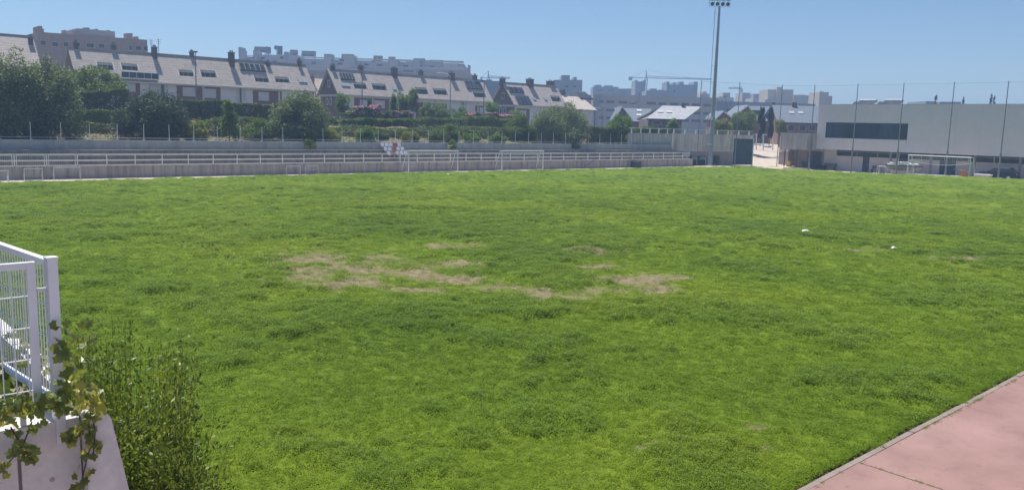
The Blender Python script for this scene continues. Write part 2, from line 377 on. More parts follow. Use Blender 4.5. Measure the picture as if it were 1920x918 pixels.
# ---- red path beside the pitch: slabs and kerb stones
m, t, b, N, L = nodes('red_slab')
r1 = ramp(N, [(.28, (.21, .122, .11)), (.5, (.265, .16, .145)), (.72, (.305, .19, .172))]); L.new(noise(N, L, .5, 8), r1.inputs[0])
st = ramp(N, [(.5, (1, 1, 1)), (.75, (.8, .79, .8))]); L.new(noise(N, L, 1.6, 8, rough=.7), st.inputs[0])
gr_ = ramp(N, [(.3, (.88, .88, .88)), (.7, (1.05, 1.05, 1.05))]); L.new(noise(N, L, 90, 4), gr_.inputs[0])
c1 = mixc(N, L, 1.0, r1.outputs[0], st.outputs[0], 'MULTIPLY'); c1 = mixc(N, L, 1.0, c1, gr_.outputs[0], 'MULTIPLY'); sp_ = ramp(N, [(.66, (1, 1, 1)), (.72, (.55, .52, .5))]); L.new(noise(N, L, 7, 3), sp_.inputs[0]); fd = ramp(N, [(.4, (1, 1, 1)), (.7, (1.12, 1.14, 1.16))]); L.new(noise(N, L, .25, 5, (1, 3, 1)), fd.inputs[0]); c1 = mixc(N, L, 1.0, c1, fd.outputs[0], 'MULTIPLY'); L.new(mixc(N, L, .5, c1, mixc(N, L, 1.0, c1, sp_.outputs[0], 'MULTIPLY')), b.inputs['Base Color'])
b.inputs['Roughness'].default_value = .85; b.inputs['Specular IOR Level'].default_value = .3; bump(N, L, b, noise(N, L, 60, 6), .25, .01); MATS['red_slab'] = m
path = MB().box(-12, 112, -3, 5.1, -.2, -.03).build('red_path', M['soil']); tag(path, kind='structure')
jx = [-8.6, 1.43, 11.46, 21.5, 31.5, 41.5, 51.6, 61.6, 71.6, 81.7, 91.7, 101.7]
for i in range(len(jx)-1):
    MB().box(jx[i]+.012, jx[i+1]-.012, -1.5, 5.092, -.03, .016 + .003*(i % 2)).build('slab', M['red_slab'], path)
plain('kerb_stone', (.23, .185, .165), .9, .15, 3, bmp=.3)
kerb = MB().box(-6, 110, 5.09, 5.34, -.2, -.04).build('kerb', M['soil']); tag(kerb, kind='structure')
km = MB().box(.004, .996, 5.1, 5.19, -.04, .02).mesh('kerb_stone'); km.materials.append(M['kerb_stone'])
for i in range(-5, 105):
    o = put('kerb_stone', km, kerb); o.location = (i + .35, random.uniform(-.006, .006), random.uniform(-.006, .004)); o.rotation_euler = (0, random.uniform(-.003, .003), random.uniform(-.004, .004))

# ---- near terrace the photographer stands on
tag(MB().box(-14, 40, -12, -.35, -.25, 3.05).build('viewing_terrace', M['concrete_near']), kind='structure')

# ================================================================== FAR TERRACE
UA, UB = 9.5, 93.2
ts = thing('concrete_terrace', 'long low concrete spectator terrace with stepped rows behind the far touchline', 'terrace', (50, 67.5, 0))
us = np.arange(UA, UB, 6.0)
for i, a in enumerate(us):                             # cast panels with open joints
    e = min(a + 6.0, UB); MB().box(a+.008, e-.008, 67.5 + .004*(i % 2), 67.72, -.2, .9).build('front_wall_panel', M['concrete'], ts)
STEPS = [(67.72, 68.55, .86), (68.55, 69.4, 1.22), (69.4, 70.25, 1.6), (70.25, 71.1, 1.98)]
for v0, v1, z in STEPS: MB().box(UA, UB, v0+.002, v1-.002, -.2, z).build('step', M['step_concrete'], ts)
GAPS = [(37.6, 38.8), (54.4, 55.6), (73.4, 74.7)]
a = UA
for g0, g1 in GAPS + [(UB, UB)]:
    n = max(1, round((g0 - a) / 8)); xs = np.linspace(a, g0, n+1)
    for i in range(n): MB().box(xs[i]+.01, xs[i+1]-.01, 71.1 + .005*(i % 2), 71.36, -.2, 2.72).build('parapet_panel', M['concrete_pale'], ts)
    a = g1
for g0, g1 in GAPS: MB().box(g0, g1, 71.12, 71.34, -.2, 2.15).build('stair_sill', M['concrete'], ts)

# railing on the front wall
rl = thing('railing', 'pale metal railing with two cross rails along the terrace front wall', 'railing', (50, 67.56, .9))
pm = MB().box(-.035, .035, -.03, .03, -.12, .88).mesh('post'); pm.materials.append(M['railing_paint'])
for i in range(40):
    u = 11.05 + 2.05*i
    if u < 92.5: o = put('post', pm, rl); o.location = (u - 50, 0, 0)
for z, r in ((1.77, .03), (1.34, .023), (.95, .03)):
    MB().box(UA, 92.6, 67.56-r, 67.56+r, z-r, z+r).build('rail', M['railing_paint'], rl)
for k in range(3):                                     # mesh infill bays at the shaded left end
    u = 11.05 + 2.05*k
    fb = MB().box(u+.12, u+.16, 67.545, 67.575, .98, 1.73).box(u+1.89, u+1.93, 67.545, 67.575, .98, 1.73).box(u+.16, u+1.89, 67.545, 67.575, 1.69, 1.73)
    f_ = fb.build('infill_frame', M['railing_paint'], rl)
    wb = MB()
    for q in np.arange(u+.25, u+1.85, .12): wb.box(q-.004, q+.004, 67.555, 67.563, .98, 1.69)
    tag(wb.build('mesh_wires', M['galv'], f_), kind='stuff')

# fence posts on the parapet
fe = thing('parapet_fence', 'thin white posts with a low rail standing on the terrace parapet', 'fence', (50, 71.22, 2.72))
pm = MB().tube((0, 0, 0), (0, 0, 1.32), .028, .024).box(-.09, .09, -.06, .06, 0, .05).mesh('fence_post'); pm.materials.append(M['white_paint'])
for i in range(39):
    u = 10.9 + 2.05*i
    if not any(g0 - .1 < u < g1 + .1 for g0, g1 in GAPS) and u < 92.8: o = put('post', pm, fe); o.location = (u - 50, 0, 0); o.rotation_euler = (random.uniform(-.02, .02), random.uniform(-.02, .02), 0)
a = UA
for g0, g1 in GAPS + [(UB - .3, UB)]:
    MB().tube((a+.1, 71.22, 2.9), (g0-.1, 71.22, 2.9), .022).build('low_rail', M['galv'], fe); a = g1

# seats
def seat_parts(mat):
    s = MB(); n = 7
    prof = [(-.2, .0), (-.17, -.02), (0, -.03), (.16, -.01), (.2, .03)]
    for i in range(len(prof)-1):
        (y0, z0), (y1, z1) = prof[i], prof[i+1]
        s.hexa([(-.21,y0,.36+z0),(.21,y0,.36+z0),(.21,y1,.36+z1),(-.21,y1,.36+z1)], [(-.21,y0,.385+z0),(.21,y0,.385+z0),(.21,y1,.385+z1),(-.21,y1,.385+z1)])
    bk = MB()
    for i in range(5):
        a0, a1 = -.2 + .08*i, -.2 + .08*(i+1); t0 = .34 - 1.6*max(0, abs(a0)-.1)**2*6; t1 = .34 - 1.6*max(0, abs(a1)-.1)**2*6
        bk.hexa([(a0,.19,.37),(a1,.19,.37),(a1,.215,.37),(a0,.215,.37)], [(a0,.25,.37+t0),(a1,.25,.37+t1),(a1,.275,.37+t1),(a0,.275,.37+t0)])
    ft = MB().box(-.03, .03, .0, .08, 0, .35)
    out = []
    for nme, q in (('seat_pan', s), ('backrest', bk), ('bracket', ft)):
        me = q.mesh(nme); me.materials.append(mat if nme != 'bracket' else M['galv']); out.append((nme, me))
    return out
SP = {'white': seat_parts(M['seat_white']), 'red': seat_parts(M['red_plastic'])}
ORD = ['first', 'second', 'third', 'fourth', 'fifth']
for row, (x0, y0, cols, nm) in enumerate([(720, 279, 'wwwrw', 'top'), (726, 287.5, 'wwrww', 'middle'), (732, 295.5, 'wrwww', 'bottom')]):
    v0, v1, z = STEPS[3 - row]; u = atv(x0, y0, v0 + .45)[0]
    for k, c in enumerate(cols):
        cn = 'red' if c == 'r' else 'white'
        t = thing('stadium_seat', f'{cn} plastic seat, {ORD[k]} from left in the {nm} row on the far terrace', 'seat', (u + .5*k, v0 + .5, z), 0, 'seats on the far terrace')
        for nme, me in SP[cn]: put(nme, me, t)

# ================================================================== GOALS
def net(mb, corners, nu, nv, r=.006):                 # strands between four corners a,b,c,d
    a, b_, c, d = [np.array(p, float) for p in corners]
    def P(s, t): return (a*(1-s) + b_*s)*(1-t) + (d*(1-s) + c*s)*t
    for i in range(nu+1): mb.tube(P(i/nu, 0), P(i/nu, 1), r, n=3, cap=False)
    for j in range(nv+1): mb.tube(P(0, j/nv), P(1, j/nv), r, n=3, cap=False)
def goal(name, label, loc, width, height, depth, rz, pr=.05, mat='white_paint', netm='net_white', cell=.35, top=.0, sag=False, group=None, wheels=False):
    t = thing(name, label, 'goal', loc, rz, group); W2 = width/2; pm = M[mat]
    for s in (-W2, W2): MB().tube((s, 0, 0), (s, 0, height), pr, n=8).build('goal_post', pm, t, local=True)
    MB().tube((-W2-pr, 0, height), (W2+pr, 0, height), pr, n=8).build('crossbar', pm, t, local=True)
    for s in (-W2, W2):
        MB().path([(s, 0, height - .02), (s, top + .02, height - .02), (s, depth, .04), (s, 0, .04)], pr*.55).build('side_frame', pm, t, local=True)
    MB().tube((-W2, depth, .04), (W2, depth, .04), pr*.55).build('back_bar', pm, t, local=True)
    nb = MB(); hz = height - .05
    if sag:
        for k in range(12):
            s0, s1 = -W2 + width*k/12, -W2 + width*(k+1)/12
            h0 = hz*.72 - .35*math.sin(math.pi*k/12); h1 = hz*.72 - .35*math.sin(math.pi*(k+1)/12)
            nb.tube((s0, .5, h0), (s1, .5, h1), .022, n=4); net(nb, [(s0, 0, hz), (s1, 0, hz), (s1, .5, h1), (s0, .5, h0)], 2, 4, .008)
    else:
        net(nb, [(-W2, top, hz), (W2, top, hz), (W2, depth, .05), (-W2, depth, .05)], int(width/cell), int(height/cell))
        if top > .3: net(nb, [(-W2, 0, hz), (W2, 0, hz), (W2, top, hz), (-W2, top, hz)], int(width/cell), 2)
        for s in (-W2, W2): net(nb, [(s, 0, hz), (s, top, hz), (s, depth, .05), (s, 0, .05)], 3, int(height/cell))
    tag(nb.build('net', M[netm], t, local=True), kind='stuff')
    return t
VG = 66.75
def gpx(xl, xr, y, v): a, c = atv(xl, y, v)[0], atv(xr, y, v)[0]; return (a+c)/2, c-a
c_, w_ = gpx(766, 858, 319, VG-.55); goal('football_goal', 'white goal by the terrace wall, nearest the red and white seats', (c_, VG-.55, 0), w_, 2.05, 1.15, 0, .055, top=.35)
c_, w_ = gpx(941, 1018, 317, VG-.55); goal('football_goal', 'white goal by the terrace wall, right of the one beside the seats', (c_, VG-.55, 0), w_, 2.05, 1.15, 0, .055, top=.35)
pL, pR = atu(1699, 326, 108.2), atu(1818.5, 332, 108.2)
big = goal('football_goal', 'full size white goal with sagging net before the flat roofed building', (108.2, (pL[1]+pR[1])/2, float(dip(108.2, 41)) - .02), 7.32, 2.44, 1.9, math.radians(-90), .065, netm='net_white', cell=.4, top=.9, sag=True)
def mini(label, x0, x1, y0, y1, v, mat='galv', slant=False):
    a = atv(x0, y1, v); c = atv(x1, y1, v); h = atv(x0, y0, v)[2] - max(a[2], 0)
    t = thing('mini_goal', label, 'mini goal', ((a[0]+c[0])/2, v, 0), 0, 'mini goals along the terrace wall'); W2 = (c[0]-a[0])/2; pm = M[mat]
    for s in (-W2, W2):
        MB().tube((s, 0, 0), (s, 0, h), .035).build('goal_post', pm, t, local=True)
        MB().path([(s, 0, h), (s, .5, .03), (s, 0, .03)], .025).build('side_frame', pm, t, local=True)
    MB().tube((-W2, 0, h), (W2, 0, h), .035).build('crossbar', pm, t, local=True)
    MB().tube((-W2, .5, .03), (W2, .5, .03), .025).build('back_bar', pm, t, local=True)
    nb = MB(); net(nb, [(-W2, 0, h), (W2, 0, h), (W2, .5, .05), (-W2, .5, .05)], 8, 5, .004); tag(nb.build('net', M['net_white'], t, local=True), kind='stuff')
mini('small white goal on the pitch edge at the far left, catching the sun', -30, 16, 315, 336, 65.4, 'white_paint')
mini('small grey goal frame in deep shade, second from the left', 46, 80, 313, 334, 66.7)
mini('wide grey goal frame at the edge of the tree shade', 101, 151, 311, 333, 66.8)
mini('small pale goal frame leaning by the wall, left of the pair mid terrace', 537, 563, 308, 324, 66.8)
mini('small grey goal frame, right of the pair mid terrace', 573, 597, 308, 324, 66.9)
bx = MB(); u = atv(1194, 309, 66.9)[0]; bx.box(u-.65, u+.65, 66.7, 67.3, -.02, .62).box(u-.7, u+.7, 66.66, 67.34, .62, .7)
tag(bx.build('storage_box', M['dark_metal']), 'dark storage box with a lid at the right end of the terrace wall', 'box')
st_ = thing('folding_steps', 'dark folded metal stair frame lying against the terrace below the round tree', 'steps', (atv(1102, 312, 66.9)[0], 66.9, 0))
for q in (0, .55): MB().tube((-.9, -.15+q*.3, .03), (.95, -.15+q*.3, .95), .03).build('stringer', M['dark_metal'], st_, local=True)
for k in range(6): MB().box(-.75+.3*k, -.5+.3*k, -.15, .02, .1+.15*k, .13+.15*k).build('tread', M['dark_metal'], st_, local=True)

# ================================================================== FLOODLIGHT
fl = thing('floodlight_mast', 'tall grey tapered mast carrying a bank of floodlights', 'floodlight', (97.5, 67.7, 0))
MB().box(-.5, .5, -.5, .5, -.1, .1).build('base_plate', M['concrete_pale'], fl, local=True)
q = MB(); prev = None
for k in range(8): q.tube((0, 0, .08 + 21.3*k/8), (0, 0, .08 + 21.3*(k+1)/8), .32 - .021*k, .32 - .021*(k+1), n=12)
q.build('pole', M['flood_paint'], fl, local=True)
q = MB().tube((-.62, .3, .1), (-.52, .3, 21.2), .045)
for k in range(9): q.box(-.6, -.15, .28, .32, 2 + 2.3*k, 2.06 + 2.3*k)
q.build('cable_conduit', M['galv'], fl, local=True)
MB().box(-.62, -.3, -.25, .05, 6.2, 6.6).build('camera_box', M['lamp_head'], fl, local=True)
MB().box(-.95, -.45, -.45, .05, 2.85, 2.95).build('bracket', M['lamp_head'], fl, local=True)
ra = AZ - math.pi/2
for row in range(2):
    for k in range(4):
        cx = -1.05 + .7*k; cz = 21.72 + .72*row; c0 = np.array([math.cos(ra)*cx, math.sin(ra)*cx, cz]); f_ = np.array([-math.cos(AZ), -math.sin(AZ), -.25]); f_ /= np.linalg.norm(f_)
        q = MB().tube(c0 + f_*.05, c0 + f_*.3, .15, .27, n=10).tube(c0 - f_*.1, c0 + f_*.05, .12, .15, n=10)
        lm = q.build('lamp', M['flood_paint'], fl, local=True)
        MB().tube(c0 + f_*.285, c0 + f_*.305, .25, .25, n=10).build('lens', M['glass_blue'], lm, local=True)
q = MB()
for k in range(5):
    cx = -1.4 + .7*k; q.obox((math.cos(ra)*cx, math.sin(ra)*cx, 21.36), (.05, .05, 1.48), ra)
for row in range(3): q.obox((0, 0, 21.36 + .72*row), (2.85, .06, .05), ra)
q.build('lamp_frame', M['flood_paint'], fl, local=True)

# ================================================================== BALL NET
bn = thing('ball_net', 'tall net on grey poles behind the goal line in front of the flat roofed building', 'net', (110.2, 45, 0))
npos = [(110.2, v) for v in (23.2, 29.3, 35.4, 41.45, 47.6, 53.7, 59.9)]
for x, y in ((1446, 317), (1379, 312), (1317, 308)):
    p = atz(x, y, -.1); npos.append((float(p[0]), float(p[1])))
npos[7] = (108.6, 64.0)
npos[8] = (101.4, 66.3); npos[9] = (95.4, 68.4)
for i, (u, v) in enumerate(npos):
    z0 = float(dip(u, v)) - .1
    q = MB().tube((u, v, z0), (u, v, 11.5), .085 if i < 7 else .06, .05, n=8)
    if i < 7: q.tube((u, v, z0), (u, v, 3.0), .12, .12, n=8)
    q.build('pole', M['pole_grey'], bn)
for i in range(len(npos)-1):
    (a0, b0), (a1, b1) = npos[i], npos[i+1]; q = MB()
    n_ = max(8, int(math.hypot(a1-a0, b1-b0)/.3)); net(q, [(a0, b0, .1), (a1, b1, .1), (a1, b1, 11.3), (a0, b0, 11.3)], n_, 36, .0016)
    q.tube((a0, b0, 11.35), (a1, b1, 11.35), .012, n=4)
    tag(q.build('net_panel', M['net_dark'], bn), kind='stuff')

# ================================================================== CORNER WALL, GATE
cw = thing('corner_wall', 'tall stained concrete wall closing the corner behind the floodlight mast', 'wall', (100, 70, 0))
A_, B_ = np.array([93.6, 71.3]), np.array([105.7, 66.3]); dw = (B_-A_)/np.linalg.norm(B_-A_); nw = np.array([-dw[1], dw[0]]); Lw = np.linalg.norm(B_-A_); ang = math.atan2(dw[1], dw[0])
def wallbox(s0, s1, z0, z1, d0, d1):
    q = [A_ + dw*s + nw*d for s, d in ((s0,d0),(s1,d0),(s1,d1),(s0,d1))]
    return [(p[0], p[1], z0) for p in q], [(p[0], p[1], z1) for p in q]
sg = Lw - 3.2                                          # gate starts here
for i, (s0, s1) in enumerate([(0, 3.0), (3.0, 5.9), (5.9, sg)]):
    MB().hexa(*wallbox(s0+.01, s1-.01, -.3, 1.9, 0, .3)).build('lower_panel', M['plinth'], cw)
    MB().hexa(*wallbox(s0+.01, s1-.01, 1.94, 4.25, -.02 if i else 0, .3)).build('upper_panel', M['corner_concrete'], cw)
MB().hexa(*wallbox(sg, Lw, 3.75, 4.25, 0, .3)).build('gate_lintel', M['corner_concrete'], cw)
MB().box(84.5, 93.5, 71.45, 71.75, 2.2, 4.2).build('return_panel', M['concrete_pale'], cw)
gt = thing('metal_gate', 'dark blue sheet metal gate closed in the corner wall', 'gate', (*(A_ + dw*(sg+1.6)), 0))
for k in range(6):
    s0 = sg + .05 + k*.53; MB().hexa(*wallbox(s0, s0+.515, .05, 3.7, .05 + .01*(k % 2), .1)).build('gate_panel', M['gate_blue'], gt)
MB().hexa(*wallbox(sg+2.1, sg+3.1, .06, 1.95, .02, .045)).build('wicket_door', M['dark_metal'], gt)
MB().hexa(*wallbox(Lw+.0, Lw+.12, -.2, 3.9, -.05, .15)).build('gate_post', M['white_paint'], gt)
tf = thing('wall_top_fence', 'white posted mesh fence running along the top of the corner wall', 'fence', (97, 72, 4.25))
s = .1; k = 0
while s < Lw:
    MB().hexa(*wallbox(s, s+.16, 4.25, 4.82, .1, .2)).build('post', M['white_paint'], tf); s += 1.75
MB().hexa(*wallbox(0, Lw, 4.82, 4.88, .1, .2)).build('top_rail', M['white_paint'], tf)
q = MB()
for s in np.arange(.3, Lw, .12): q.hexa(*wallbox(s, s+.012, 4.3, 4.82, .145, .155))
tag(q.build('mesh_wires', M['galv'], tf), kind='stuff')
MB().box(84.5, 93.5, 71.55, 71.65, 4.82, 4.88).build('top_rail', M['white_paint'], tf)
for k in range(5): MB().box(85 + 1.9*k, 85.15 + 1.9*k, 71.55, 71.65, 4.2, 4.82).build('post', M['white_paint'], tf)
wb = MB().hexa(*wallbox(1.75, 2.75, .35, 1.75, -.1, -.04)).hexa(*wallbox(1.7, 2.8, .3, .35, -.12, -.02))
tag(wb.build('notice_board', M['shutter']), 'blank pale board fixed to the corner wall beside the terrace end', 'board')
# round covered mats leaning on the wall
for k, (x, lab) in enumerate(((1297, 'round blue grey covered disc leaning on the corner wall, left of two'), (1311, 'round blue grey covered disc leaning on the corner wall, right of two'))):
    p = A_ + dw*(3.35 + 1.35*k) - nw*.25
    q = MB().tube((p[0], p[1], .6), (p[0] + nw[0]*.14, p[1] + nw[1]*.14, .66), .62, .6, n=18)
    tag(q.build('covered_disc', M['tarp'], smooth=False), lab, 'cover', 'discs leaning on the corner wall')
p = A_ + dw*4.0 - nw*.12
tag(MB().obox((p[0], p[1], -.05), (2.8, .35, 1.25), ang).build('dark_cabinet', M['dark_metal']), 'low dark cabinet behind the round covers at the corner wall', 'cabinet')
p = A_ + dw*7.0 - nw*.3
tag(MB().obox((p[0], p[1], -.1), (.75, .3, 1.3), ang).obox((p[0], p[1], 1.2), (.85, .4, .06), ang).build('switch_cabinet', M['dark_metal']), 'dark upright switch cabinet just right of the floodlight mast', 'cabinet')
# mesh gate fence at the top of the ramp
yf = thing('yard_fence', 'white framed mesh fence at the top of the sandy ramp', 'fence', (112, 84, 2))
e0, e1 = atz(1414, 285, 1.6), atz(1452, 287, 1.6)
Fr = Frame('F', 150.0)
def fpt(x, y, d=150.0): r = ray(x, y); return CP + r*d/r.dot(FWD)
for x in (1418, 1431, 1449): MB().tube(fpt(x, 281.5), fpt(x, 252), .11, n=6).build('post', M['white_paint'], yf)
for y in (252, 272): MB().tube(fpt(1400, y-.4), fpt(1451, y+.6), .06, n=6).build('rail', M['white_paint'], yf)
q = MB()
for x in np.arange(1402, 1450, 1.6): q.tube(fpt(x, 281), fpt(x, 252.5), .008, n=3, cap=False)
tag(q.build('mesh_wires', M['galv'], yf), kind='stuff')

# ================================================================== FLAT ROOFED BUILDING ON THE RIGHT
UF = 114.0; gz = -.5
fb = thing('clubhouse', 'long flat roofed building with pale clad upper storey and strip window behind the goal', 'building', (UF, 40, 0))
VL, VRR = 61.1, 10.0; ZB, ZT, W0, W1 = 2.55, 8.9, 4.25, 6.35; WV0, WV1 = 48.2, 59.8
xs = [VL, 59.8, 56.9, 54.0, 51.1, 48.2, 45.2, 42.2, 39.2, 36.2, 33.2, 30.2, 27.2, 24.2, 21.2, 18.2, 15.2, 12.2, VRR]
for i in range(len(xs)-1):
    v1, v0 = xs[i]-.006, xs[i+1]+.006; d = .004*(i % 3)
    if WV0 - .1 < (v0+v1)/2 < WV1 + .1:
        MB().box(UF+d, UF+.2, v0, v1, W1+.05, ZT).build('cladding_panel', M['cladding'], fb)
        MB().box(UF+d, UF+.2, v0, v1, ZB, W0-.05).build('cladding_panel', M['cladding'], fb)
    else: MB().box(UF+d, UF+.2, v0, v1, ZB, ZT).build('cladding_panel', M['cladding'], fb)
MB().box(UF+.22, UF+20, VRR, VL-.02, ZB+.02, ZT-.25).build('upper_storey', M['cladding'], fb)
MB().box(UF-.03, UF+.3, VRR, VL+.03, ZT, ZT+.06).build('roof_coping', M['galv'], fb)
wf = MB().box(UF+.02, UF+.18, WV0, WV1, W1-.02, W1+.045).box(UF+.02, UF+.18, WV0, WV1, W0-.045, W0+.02).box(UF+.02, UF+.18, WV0-.0, WV0+.07, W0+.02, W1-.02).box(UF+.02, UF+.18, WV1-.07, WV1, W0+.02, W1-.02).build('window_frame', M['dark_metal'], fb)
nv_ = 9; dv = (WV1-WV0-.14)/nv_
for k in range(nv_):
    a = WV0 + .07 + dv*k; MB().box(UF+.12, UF+.15, a+.02, a+dv-.02, W0+.03, W1-.03).build('pane', M['glass_blue'] if k % 3 else M['glass'], wf)
    if k: MB().box(UF+.08, UF+.16, a-.018, a+.018, W0+.025, W1-.025).build('mullion', M['dark_metal'], wf)
plain('lilac_wall', (.68, .63, .65), .85, .1, .7)
UG = 116.6
MB().box(UG, UG+.25, VRR, VL, -.8, 1.62).build('ground_floor_wall', M['lilac_wall'], fb)
MB().box(UG, UG+.25, 59.2, VL, 1.62, ZB).build('ground_floor_wall', M['lilac_wall'], fb)
MB().box(UG+.02, UG+.25, VRR, 59.2, 2.3, ZB).build('lintel', M['dark_metal'], fb)
for k in range(16):
    a = 59.15 - 3.0*k; MB().box(UG+.1, UG+.14, max(VRR, a-2.95), a, 1.64, 2.28).build('transom_pane', M['glass'], fb)
for x0, x1 in ((1524, 1535), (1618, 1630), (1686, 1703), (1763, 1793)):
    v1, v0 = atu(x0, 300, UG)[1], atu(x1, 300, UG)[1]
    dd = MB().box(UG-.05, UG+.01, v0, v1, -.6, 1.66).build('door', M['gate_blue'], fb)
    MB().box(UG-.09, UG-.05, v0+.12, v0+.17, .4, .7).build('handle', M['galv'], dd)
for x in (1669, 1827, 1913, 1745): v = atu(x, 305, UF+.5)[1]; MB().box(UF+.4, UF+.65, v-.13, v+.13, -.8, ZB).build('column', M['pole_grey'], fb)
for x0, x1, yt in ((1600, 1640, 190), (1646, 1690, 187)):            # racks of collectors on the roof
    r = thing('roof_collectors', 'rack of solar collectors on the clubhouse roof, ' + ('left of two' if x0 == 1600 else 'right of two'), 'solar rack', (126, (atu(x0, 197, 126)[1]+atu(x1, 197, 126)[1])/2, ZT - .25), 0, 'solar racks on the clubhouse roof')
    a, c = atu(x1, 197, 126)[1], atu(x0, 197, 126)[1]; n_ = 8
    for k in range(n_):
        v0 = a + (c-a)*k/n_; v1 = v0 + (c-a)/n_*.93
        MB().hexa([(125.2,v0,8.95),(126.2,v0,9.75),(126.2,v1,9.75),(125.2,v1,8.95)], [(125.15,v0,9.0),(126.15,v0,9.8),(126.15,v1,9.8),(125.15,v1,9.0)]).build('collector', M['solar'], r)
    for k in range(4): v0 = a + (c-a)*(k+.5)/4; MB().tube((126.1, v0, 8.65), (126.1, v0, 9.75), .04).tube((125.2, v0, 8.65), (125.2, v0, 9.0), .04).build('strut', M['galv'], r)
    vm = a + (c-a)*.45
    MB().tube((127, vm-1.3, 9.9), (127, vm+1.3, 9.9), .3, n=10).tube((127, vm-.8, 8.6), (127, vm-.8, 9.9), .04).tube((127, vm+.8, 8.6), (127, vm+.8, 9.9), .04).build('tank', M['pole_grey'], r)
# porch annex left of it
pv1, pv0 = atu(1463, 285, 112.6)[1], VL + .05
an = thing('porch_annex', 'stained concrete porch with slab canopy on posts beside the clubhouse', 'porch', (113, (pv0+pv1)/2, 0))
MB().box(112.6, 117.5, pv0, pv1, 2.35, 4.4).build('canopy', M['canopy_concrete'], an)
MB().box(112.5, 117.5, pv0, pv1+.1, 4.4, 4.75).build('canopy_coping', M['concrete_pale'], an)
MB().box(116.8, 117.1, pv0, pv1+2.2, -.8, 2.3).build('back_wall', M['plinth'], an)
MB().box(115.2, 116.6, pv1+.15, pv1+1.75, 1.9, 4.3).build('side_block', M['corner_concrete'], an)
MB().box(115.2, 116.6, pv1+.15, pv1+1.75, -.8, 1.86).build('side_plinth', M['plinth'], an)
for v in (pv1-.6, pv0+2.2): MB().tube((112.9, v, -.8), (112.9, v, 2.36), .09, n=8).build('post', M['dark_metal'], an)
tag(MB().box(116.7, 116.78, pv0+.4, pv0+2.6, -.5, 2.1).build('roller_door', M['brick_dark']), 'dark brown roller door under the stained porch canopy', 'door')
# yellow bin
p = atu(1479.5, 312, 113.2); yb = thing('yellow_bin', 'yellow waste bin standing under the stained porch', 'bin', (p[0], p[1], -.45))
MB().hexa([(-.24,-.24,0),(.24,-.24,0),(.24,.24,0),(-.24,.24,0)], [(-.33,-.33,.98),(.33,-.33,.98),(.33,.33,.98),(-.33,.33,.98)]).build('body', M['yellow_plastic'], yb, local=True)
MB().hexa([(-.37,-.37,.98),(.37,-.37,.98),(.37,.37,.98),(-.37,.37,.98)], [(-.33,-.33,1.1),(.33,-.33,1.05),(.33,.33,1.05),(-.33,.33,1.1)]).build('lid', M['yellow_plastic'], yb, local=True)
p = atu(1508, 311, 115); gb = thing('green_bin', 'dark green wheeled bin beside the roller door under the porch', 'bin', (p[0], p[1], -.5))
MB().hexa([(-.24,-.24,.1),(.24,-.24,.1),(.24,.24,.1),(-.24,.24,.1)], [(-.3,-.3,1.05),(.3,-.3,1.05),(.3,.3,1.05),(-.3,.3,1.05)]).build('body', M['leaf_dark'], gb, local=True)
MB().box(-.33,.33,-.33,.33,1.05,1.12).build('lid', M['leaf_dark'], gb, local=True)
for s in (-.25, .25): MB().tube((.2,s-.03,.1),(.2,s+.03,.1),.1,n=10).build('wheel', M['rubber'], gb, local=True)
def bench(label, x0, x1, u, z0, mat):
    v1, v0 = atu(x0, 312, u)[1], atu(x1, 312, u)[1]; t = thing('bench', label, 'bench', (u, (v0+v1)/2, z0), 0, 'benches along the clubhouse wall'); h = (v1-v0)/2
    for k in range(3): MB().box(-.22+.15*k, -.1+.15*k, -h, h, .42, .46).build('seat_slat', M[mat], t, local=True)
    for k in range(3): MB().box(.26, .29, -h, h, .55+.14*k, .66+.14*k).build('back_slat', M[mat], t, local=True)
    for s in (-h*.75, h*.75): MB().box(-.2, .3, s-.04, s+.04, 0, .42).box(.24, .3, s-.04, s+.04, .42, .95).build('leg', M['dark_metal'], t, local=True)
bench('wooden slatted bench against the pale wall left of the skip', 1543, 1568, 115.8, -.45, 'wood')
bench('short dark bench by the clubhouse wall just left of the skip', 1634, 1646, 115.6, -.42, 'brick_dark')
p = atu(1541, 314, 115.4)
q = MB().tube((p[0], p[1]-.5, -.15), (p[0], p[1]+.5, -.15), .32, .3, n=10).tube((p[0], p[1]-.8, .05), (p[0], p[1]-.2, .1), .16, n=8)
tag(q.build('line_marker', M['rubber']), 'dark drum shaped roller beside the wooden bench', 'roller')
# skip
p = atu(1694, 318, 111.6)
sk = thing('rubble_skip', 'open grey steel skip heaped with white rubble behind the big goal', 'skip', (p[0], p[1], -.3))
hl, hb = 2.1, 1.15
prof = lambda y: [(-.85, y, .05), (-.85, y, 1.15)]
outer = [(hb, .05), (hl, 1.15)]
q = MB()
q.hexa([(-.8,-hb,0),(.8,-hb,0),(.8,hb,0),(-.8,hb,0)], [(-.85,-hl,1.12),(.85,-hl,1.12),(.85,hl,1.12),(-.85,hl,1.12)])
q.build('hopper', M['skip_paint'], sk, local=True)
q = MB().box(-.92, -.83, -hl-.05, hl+.05, 1.08, 1.2).box(.83, .92, -hl-.05, hl+.05, 1.08, 1.2).box(-.83, .83, -hl-.05, -hl+.05, 1.08, 1.2).box(-.83, .83, hl-.05, hl+.05, 1.08, 1.2)
q.build('rim', M['dark_metal'], sk, local=True)
for s in (-1, 1): MB().tube((-.95, s*1.2, .75), (-.8, s*1.2, .75), .08, n=8).build('lifting_lug', M['dark_metal'], sk, local=True)
q = MB(); y = 1.0                                       # worn dark lettering, too blurred to read
